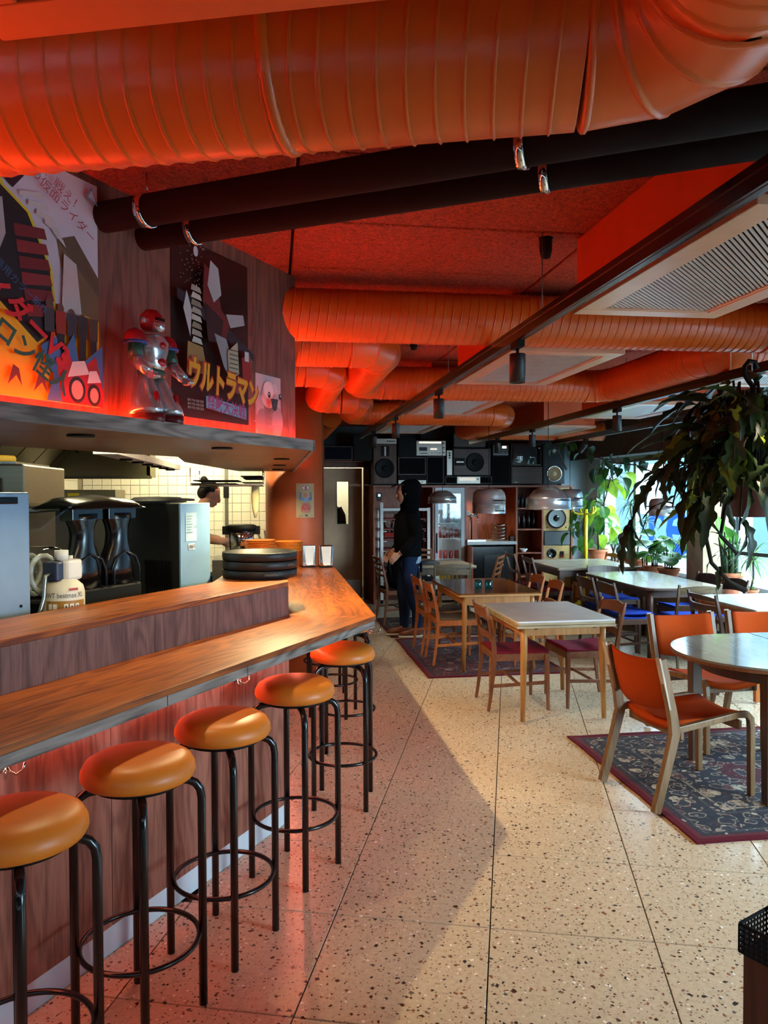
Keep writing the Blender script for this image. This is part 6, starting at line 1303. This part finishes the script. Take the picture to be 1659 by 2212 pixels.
def bush(label, name, x, y, z, r, h, n, kind, l, w, mats, height, spread, rn, droop=.35, stems=6, cat='plant', potm=TERRA, trunk=None):
    t = thing(name, label, cat, (x, y, z), 0, 'potted plants on the window sill'); pot(t, x, y, z, r, h, potm); ms = [leaf_mesh(kind, l * k, w * k, mm, droop, i) for i, (k, mm) in enumerate(zip((1, .8, .9, 1.1), (mats * 4)[:4]))]; b = MB(); zt = z + h * .86
    for i in range(n):
        a = rn.uniform(0, 2 * pi); hh = rn.uniform(.25, 1) * height; s = spread * rn.uniform(.3, 1) * (.5 + .5 * hh / height)
        p = V((x + cos(a) * s, y + sin(a) * s, zt + hh)); q = V((x + cos(a) * r * .3, y + sin(a) * r * .3, zt - .01)); mid = (p + q) / 2 + V((-cos(a), -sin(a), .6)) * s * .25
        b.tube([q, mid, p], [.005, .004, .003], 5); leaf(t, rn.choice(ms), p, a - pi / 2 + rn.uniform(-.5, .5), rn.uniform(-.5, .4), rn.uniform(-.4, .4), rn.uniform(.75, 1.1))
    b.build('stem', STEM, t)
    if trunk: trunk(t)
    return t
rn = random.Random(11)
bush('big leaved calathea in a terracotta pot, nearest the concrete pillar', 'potted_plant', 4.70, 8.66, SZ, .13, .16, 16, 'round', .27, .23, [G1, G4], .42, .20, rn)
bush('broad leaved plant in a terracotta pot, left of the calathea', 'potted_plant', 4.72, 9.05, SZ, .12, .15, 14, 'round', .25, .22, [G4, G1, G2], .40, .17, rn)
bush('small bright green plant between the dracaena and the broad leaves', 'potted_plant', 4.72, 9.30, SZ, .09, .12, 14, 'lance', .16, .06, [G2, G4], .28, .12, rn)
# dracaena
def tuft(t, c, n, l, w, mats, rn, up=.5, droop=.5):
    ms = [leaf_mesh('grass', l * k, w, mm, droop, i) for i, (k, mm) in enumerate(zip((1, .8, .9), (mats * 3)[:3]))]
    for i in range(n): leaf(t, rn.choice(ms), V(c) + V((0, 0, rn.uniform(-.05, .03))), rn.uniform(0, 2 * pi), rn.uniform(-.6, 1.2) * up + .1, rn.uniform(-.3, .3), rn.uniform(.7, 1.1))
t = thing('dracaena', 'tall thin dracaena with spiky tufts in a terracotta pot on the sill', 'plant', (4.72, 9.55, SZ), 0, 'potted plants on the window sill'); pot(t, 4.72, 9.55, SZ, .14, .19); b = MB()
for (dx, dy, z) in ((-.03, .10, 1.50), (.05, -.16, 1.28), (.02, .20, 1.17)): b.tube([(4.72, 9.55, .72), (4.72 + dx * .4, 9.55 + dy * .3, 1.0), (4.72 + dx, 9.55 + dy, z)], [.012, .010, .008], 7); tuft(t, (4.72 + dx, 9.55 + dy, z), 30, .34, .014, [G3, G1], rn, .9, .7)
b.build('stem', BARK, t)
# bonsai
t = thing('bonsai', 'little bonsai fig with bulging roots in a dark pot on the sill', 'plant', (4.72, 10.22, SZ), 0, 'potted plants on the window sill'); pot(t, 4.72, 10.22, SZ, .085, .075, M_SOFTBLACK, False); b = MB()
for a in range(4): b.tube([(4.72 + .05 * cos(a * 1.6), 10.22 + .05 * sin(a * 1.6), .64), (4.72 + .025 * cos(a * 1.6 + .4), 10.22 + .025 * sin(a * 1.6 + .4), .74), (4.72, 10.22, .82), (4.72 + .04 * cos(a * 1.6), 10.22 + .05 * sin(a * 1.6), .92)], [.016, .020, .016, .006], 8)
b.build('trunk', BARK, t); ms = leaf_mesh('round', .04, .026, G3, .2)
for i in range(60): a, q = rn.uniform(0, 2 * pi), rn.random() ** .5; leaf(t, ms, (4.72 + .10 * q * cos(a), 10.22 + .13 * q * sin(a), .93 + rn.uniform(-.05, .07) * (1.2 - q)), rn.uniform(0, 6), rn.uniform(-.5, .5))
# philodendron climbing at the corner
def climber(label, x, y, z0, pts, n, mats, rn, l=.20, w=.15, potted=True, group='climbing plants in the window corner'):
    t = thing('climbing_plant', label, 'plant', (x, y, z0), 0, group)
    if potted: pot(t, x, y, z0, .15, .24)
    b = MB(); ms = [leaf_mesh('heart', l * k, w * k, mm, .45, i) for i, (k, mm) in enumerate(zip((1, .8, 1.15, .9), (mats * 4)[:4]))]; P_ = [V(p) for p in pts]
    b.tube(P_, [.016] + [.008] * (len(P_) - 1), 7)
    for i in range(n):
        f = rn.uniform(.12, 1) * (len(P_) - 1); k = min(int(f), len(P_) - 2); c = P_[k].lerp(P_[k + 1], f - k); a = rn.uniform(0, 2 * pi); r = rn.uniform(.06, .24); p = c + V((cos(a) * r, sin(a) * r, rn.uniform(-.06, .14)))
        b.tube([c, (c + p) / 2 + V((0, 0, .04)), p], .0035, 5); leaf(t, rn.choice(ms), p, a - pi / 2 + rn.uniform(-.5, .5), rn.uniform(-1.3, -.3), rn.uniform(-.4, .4), rn.uniform(.7, 1.15))
    b.build('stem', BARK, t); return t
climber('tall philodendron with large bright leaves behind the yellow coat stand', 4.72, 10.72, SZ, [(4.72, 10.72, .78), (4.68, 10.66, 1.1), (4.72, 10.6, 1.4), (4.70, 10.4, 1.65), (4.66, 10.2, 1.85), (4.68, 9.9, 2.02)], 46, [G1, G4, G2, G3], rn, .25, .17)
climber('darker philodendron low beside the yellow pole', 4.62, 11.1, .02, [(4.62, 11.1, .25), (4.60, 11.0, .8), (4.58, 10.95, 1.2), (4.60, 10.9, 1.5)], 26, [G3, G1], rn, .24, .17)
climber('thin vine trailing over the black studio speaker and along the far track', 4.42, 11.22, 1.80, [(4.42, 11.22, 2.0), (4.25, 11.15, 2.3), (4.1, 10.6, 2.36), (4.3, 10.2, 2.2), (4.55, 9.9, 2.05), (4.6, 9.3, 2.0), (4.6, 8.9, 1.9)], 22, [G3, G1], rn, .16, .11, False)
# cactus like big pot
t = thing('potted_plant', 'large terracotta pot with thick upright stems and a bright leaf, by the right edge', 'plant', (4.70, 7.42, SZ), 0, 'potted plants on the window sill'); pot(t, 4.70, 7.42, SZ, .135, .235); b = MB()
for i in range(7): a = i * .9; b.tube([(4.70 + .05 * cos(a), 7.42 + .06 * sin(a), .79), (4.70 + .07 * cos(a), 7.42 + .08 * sin(a), 1.0), (4.70 + .10 * cos(a), 7.42 + .12 * sin(a), 1.18 + .06 * (i % 3))], [.022, .018, .006], 9)
b.build('stem', plain('#2f4a30', .5), t); leaf(t, leaf_mesh('lance', .40, .17, m_leaf('#5d9a22', '#86bf3a', .5), .1), (4.66, 7.45, 1.06), .3, 1.25); leaf(t, leaf_mesh('lance', .28, .12, G1, .2), (4.72, 7.36, 1.1), 2.2, 1.0); tuft(t, (4.70, 7.40, 1.1), 22, .30, .016, [G3, G4], rn, .8, .8)
t = thing('spider_plant', 'small terracotta pot with striped spider plant at the right picture edge', 'plant', (4.70, 7.06, SZ), 0, 'potted plants on the window sill'); pot(t, 4.70, 7.06, SZ, .08, .10); b = MB(); b.tube([(4.70, 7.06, .66), (4.72, 7.04, .80), (4.70, 7.02, 1.0)], .010, 7).build('stem', BARK, t); tuft(t, (4.70, 7.02, 1.0), 42, .40, .020, [G4, m_leaf('#8fae62', '#b7c98a', .45)], rn, .9, .9); tuft(t, (4.70, 7.06, .68), 14, .2, .014, [G1], rn, 1.0, .3)
# the big hanging plant at the upper right
hx, hy = 2.50, 3.76
t = thing('hanging_plant', 'large dark hanging cactus plant with long trailing wavy leaves, upper right', 'plant', (hx, hy, 1.52)); MB().lathe([(0, 0), (.085, 0), (.12, .17), (.125, .17), (.125, .20), (.112, .20), (.105, .16), (0, .16)], 28, (hx, hy, 1.52), caps=False).build('pot', plain('#4a1d1a', .5), t)
for a in (0, 2.1, 4.2): MB().tube([(hx + .118 * cos(a), hy + .118 * sin(a), 1.71), (hx, hy, 2.14)], .0025, 5).build('hanging_wire', M_SOFTBLACK, t)
b = MB(); LM = [leaf_mesh('strap', l, w, m_, dr, i) for i, (l, w, m_, dr) in enumerate(((.30, .080, GD, .5), (.26, .072, GD, .8), (.34, .085, GD, .6), (.25, .065, GY_, .7), (.28, .08, GD, 1.0), (.30, .08, m_leaf('#1f3316', '#3d5a24', .3), .6)))]; k = 0
for i in range(44):
    a = rn.uniform(0, 2 * pi); out = rn.uniform(.12, .36); up = rn.uniform(.10, .55); fall = rn.choice((.0, .05, .1, .18, .28)) * rn.uniform(.5, 1.1); d = V((cos(a), sin(a), 0)); c = V((hx, hy, 1.70)); s = V((-sin(a), cos(a), 0)) * rn.uniform(-.12, .12)
    pts = [c + d * .05, c + d * out * .5 + V((0, 0, up)) + s * .3, c + d * out + V((0, 0, up * .8 - fall * .4)) + s, c + d * out * 1.12 + V((0, 0, up * .2 - fall)) + s * 1.4]
    b.tube(pts, [.008, .007, .006, .004], 6)
    for j in range(6):
        f = rn.uniform(.25, 1) * 3; q = min(int(f), 2); p = pts[q].lerp(pts[q + 1], f - q); yaw = a - pi / 2 + rn.uniform(-1.0, 1.0); leaf(t, rn.choice(LM), p, yaw, rn.uniform(-1.1, .5), rn.uniform(-.5, .5), rn.uniform(.7, 1.15)); k += 1
# two long arms: one reaching towards the bar, one looping down
V1 = [(hx - .1, hy, 1.72), (hx - .28, hy + .02, 1.92), (hx - .46, hy + .05, 1.78), (hx - .60, hy + .06, 1.60), (hx - .66, hy + .07, 1.40)]
b.tube([V(p) for p in V1], [.010, .009, .008, .006, .004], 7)
for i in range(15):
    f = rn.uniform(.2, 1) * 4; q = min(int(f), 3); p = V(V1[q]).lerp(V(V1[q + 1]), f - q); leaf(t, rn.choice(LM[:3]), p, rn.choice((pi / 2, pi / 2 + .5, pi / 2 - .8)) + rn.uniform(-.4, .4), rn.uniform(-1.5, -.3), rn.uniform(-.4, .4), rn.uniform(.7, 1.0))
b.tube([(hx - .08, hy - .02, 1.68), (hx - .2, hy, 1.62), (hx - .26, hy, 1.45), (hx - .22, hy, 1.28), (hx - .12, hy, 1.18), (hx - .02, hy, 1.13)], .011, 8).tube([(hx - .05, hy, 1.68), (hx - .14, hy, 1.58), (hx - .17, hy, 1.42), (hx - .08, hy, 1.33), (hx + .12, hy + .02, 1.31), (hx + .22, hy, 1.32)], .010, 8)
b.build('stem', plain('#241f16', .7), t)
for i in range(6): leaf(t, LM[1], (hx - .25 + .02 * i, hy, 1.5 - i * .06), rn.uniform(0, 6), rn.uniform(-1, 0), 0, .5)
hk = thing('plant_hook', 'black forked hook on a steel wire above the hanging plant', 'hook', (hx, hy, 2.14)); MB().tube([(hx, hy, 2.26), (hx, hy, ZC)], .004, 6).build('wire', M_STEEL, hk)
MB().tube([(hx + .028, hy, 2.30), (hx + .02, hy, 2.335), (hx - .015, hy, 2.34), (hx - .04, hy, 2.31), (hx - .042, hy, 2.27), (hx - .02, hy, 2.24), (hx + .005, hy, 2.21), (hx + .008, hy, 2.17)], .013, 10).tube([(hx + .008, hy, 2.17), (hx - .01, hy, 2.13)], .006, 6).tube([(hx + .008, hy, 2.17), (hx + .01, hy, 2.125)], .006, 6).tube([(hx + .008, hy, 2.17), (hx + .028, hy, 2.13)], .006, 6).build('hook', M_SOFTBLACK, hk)
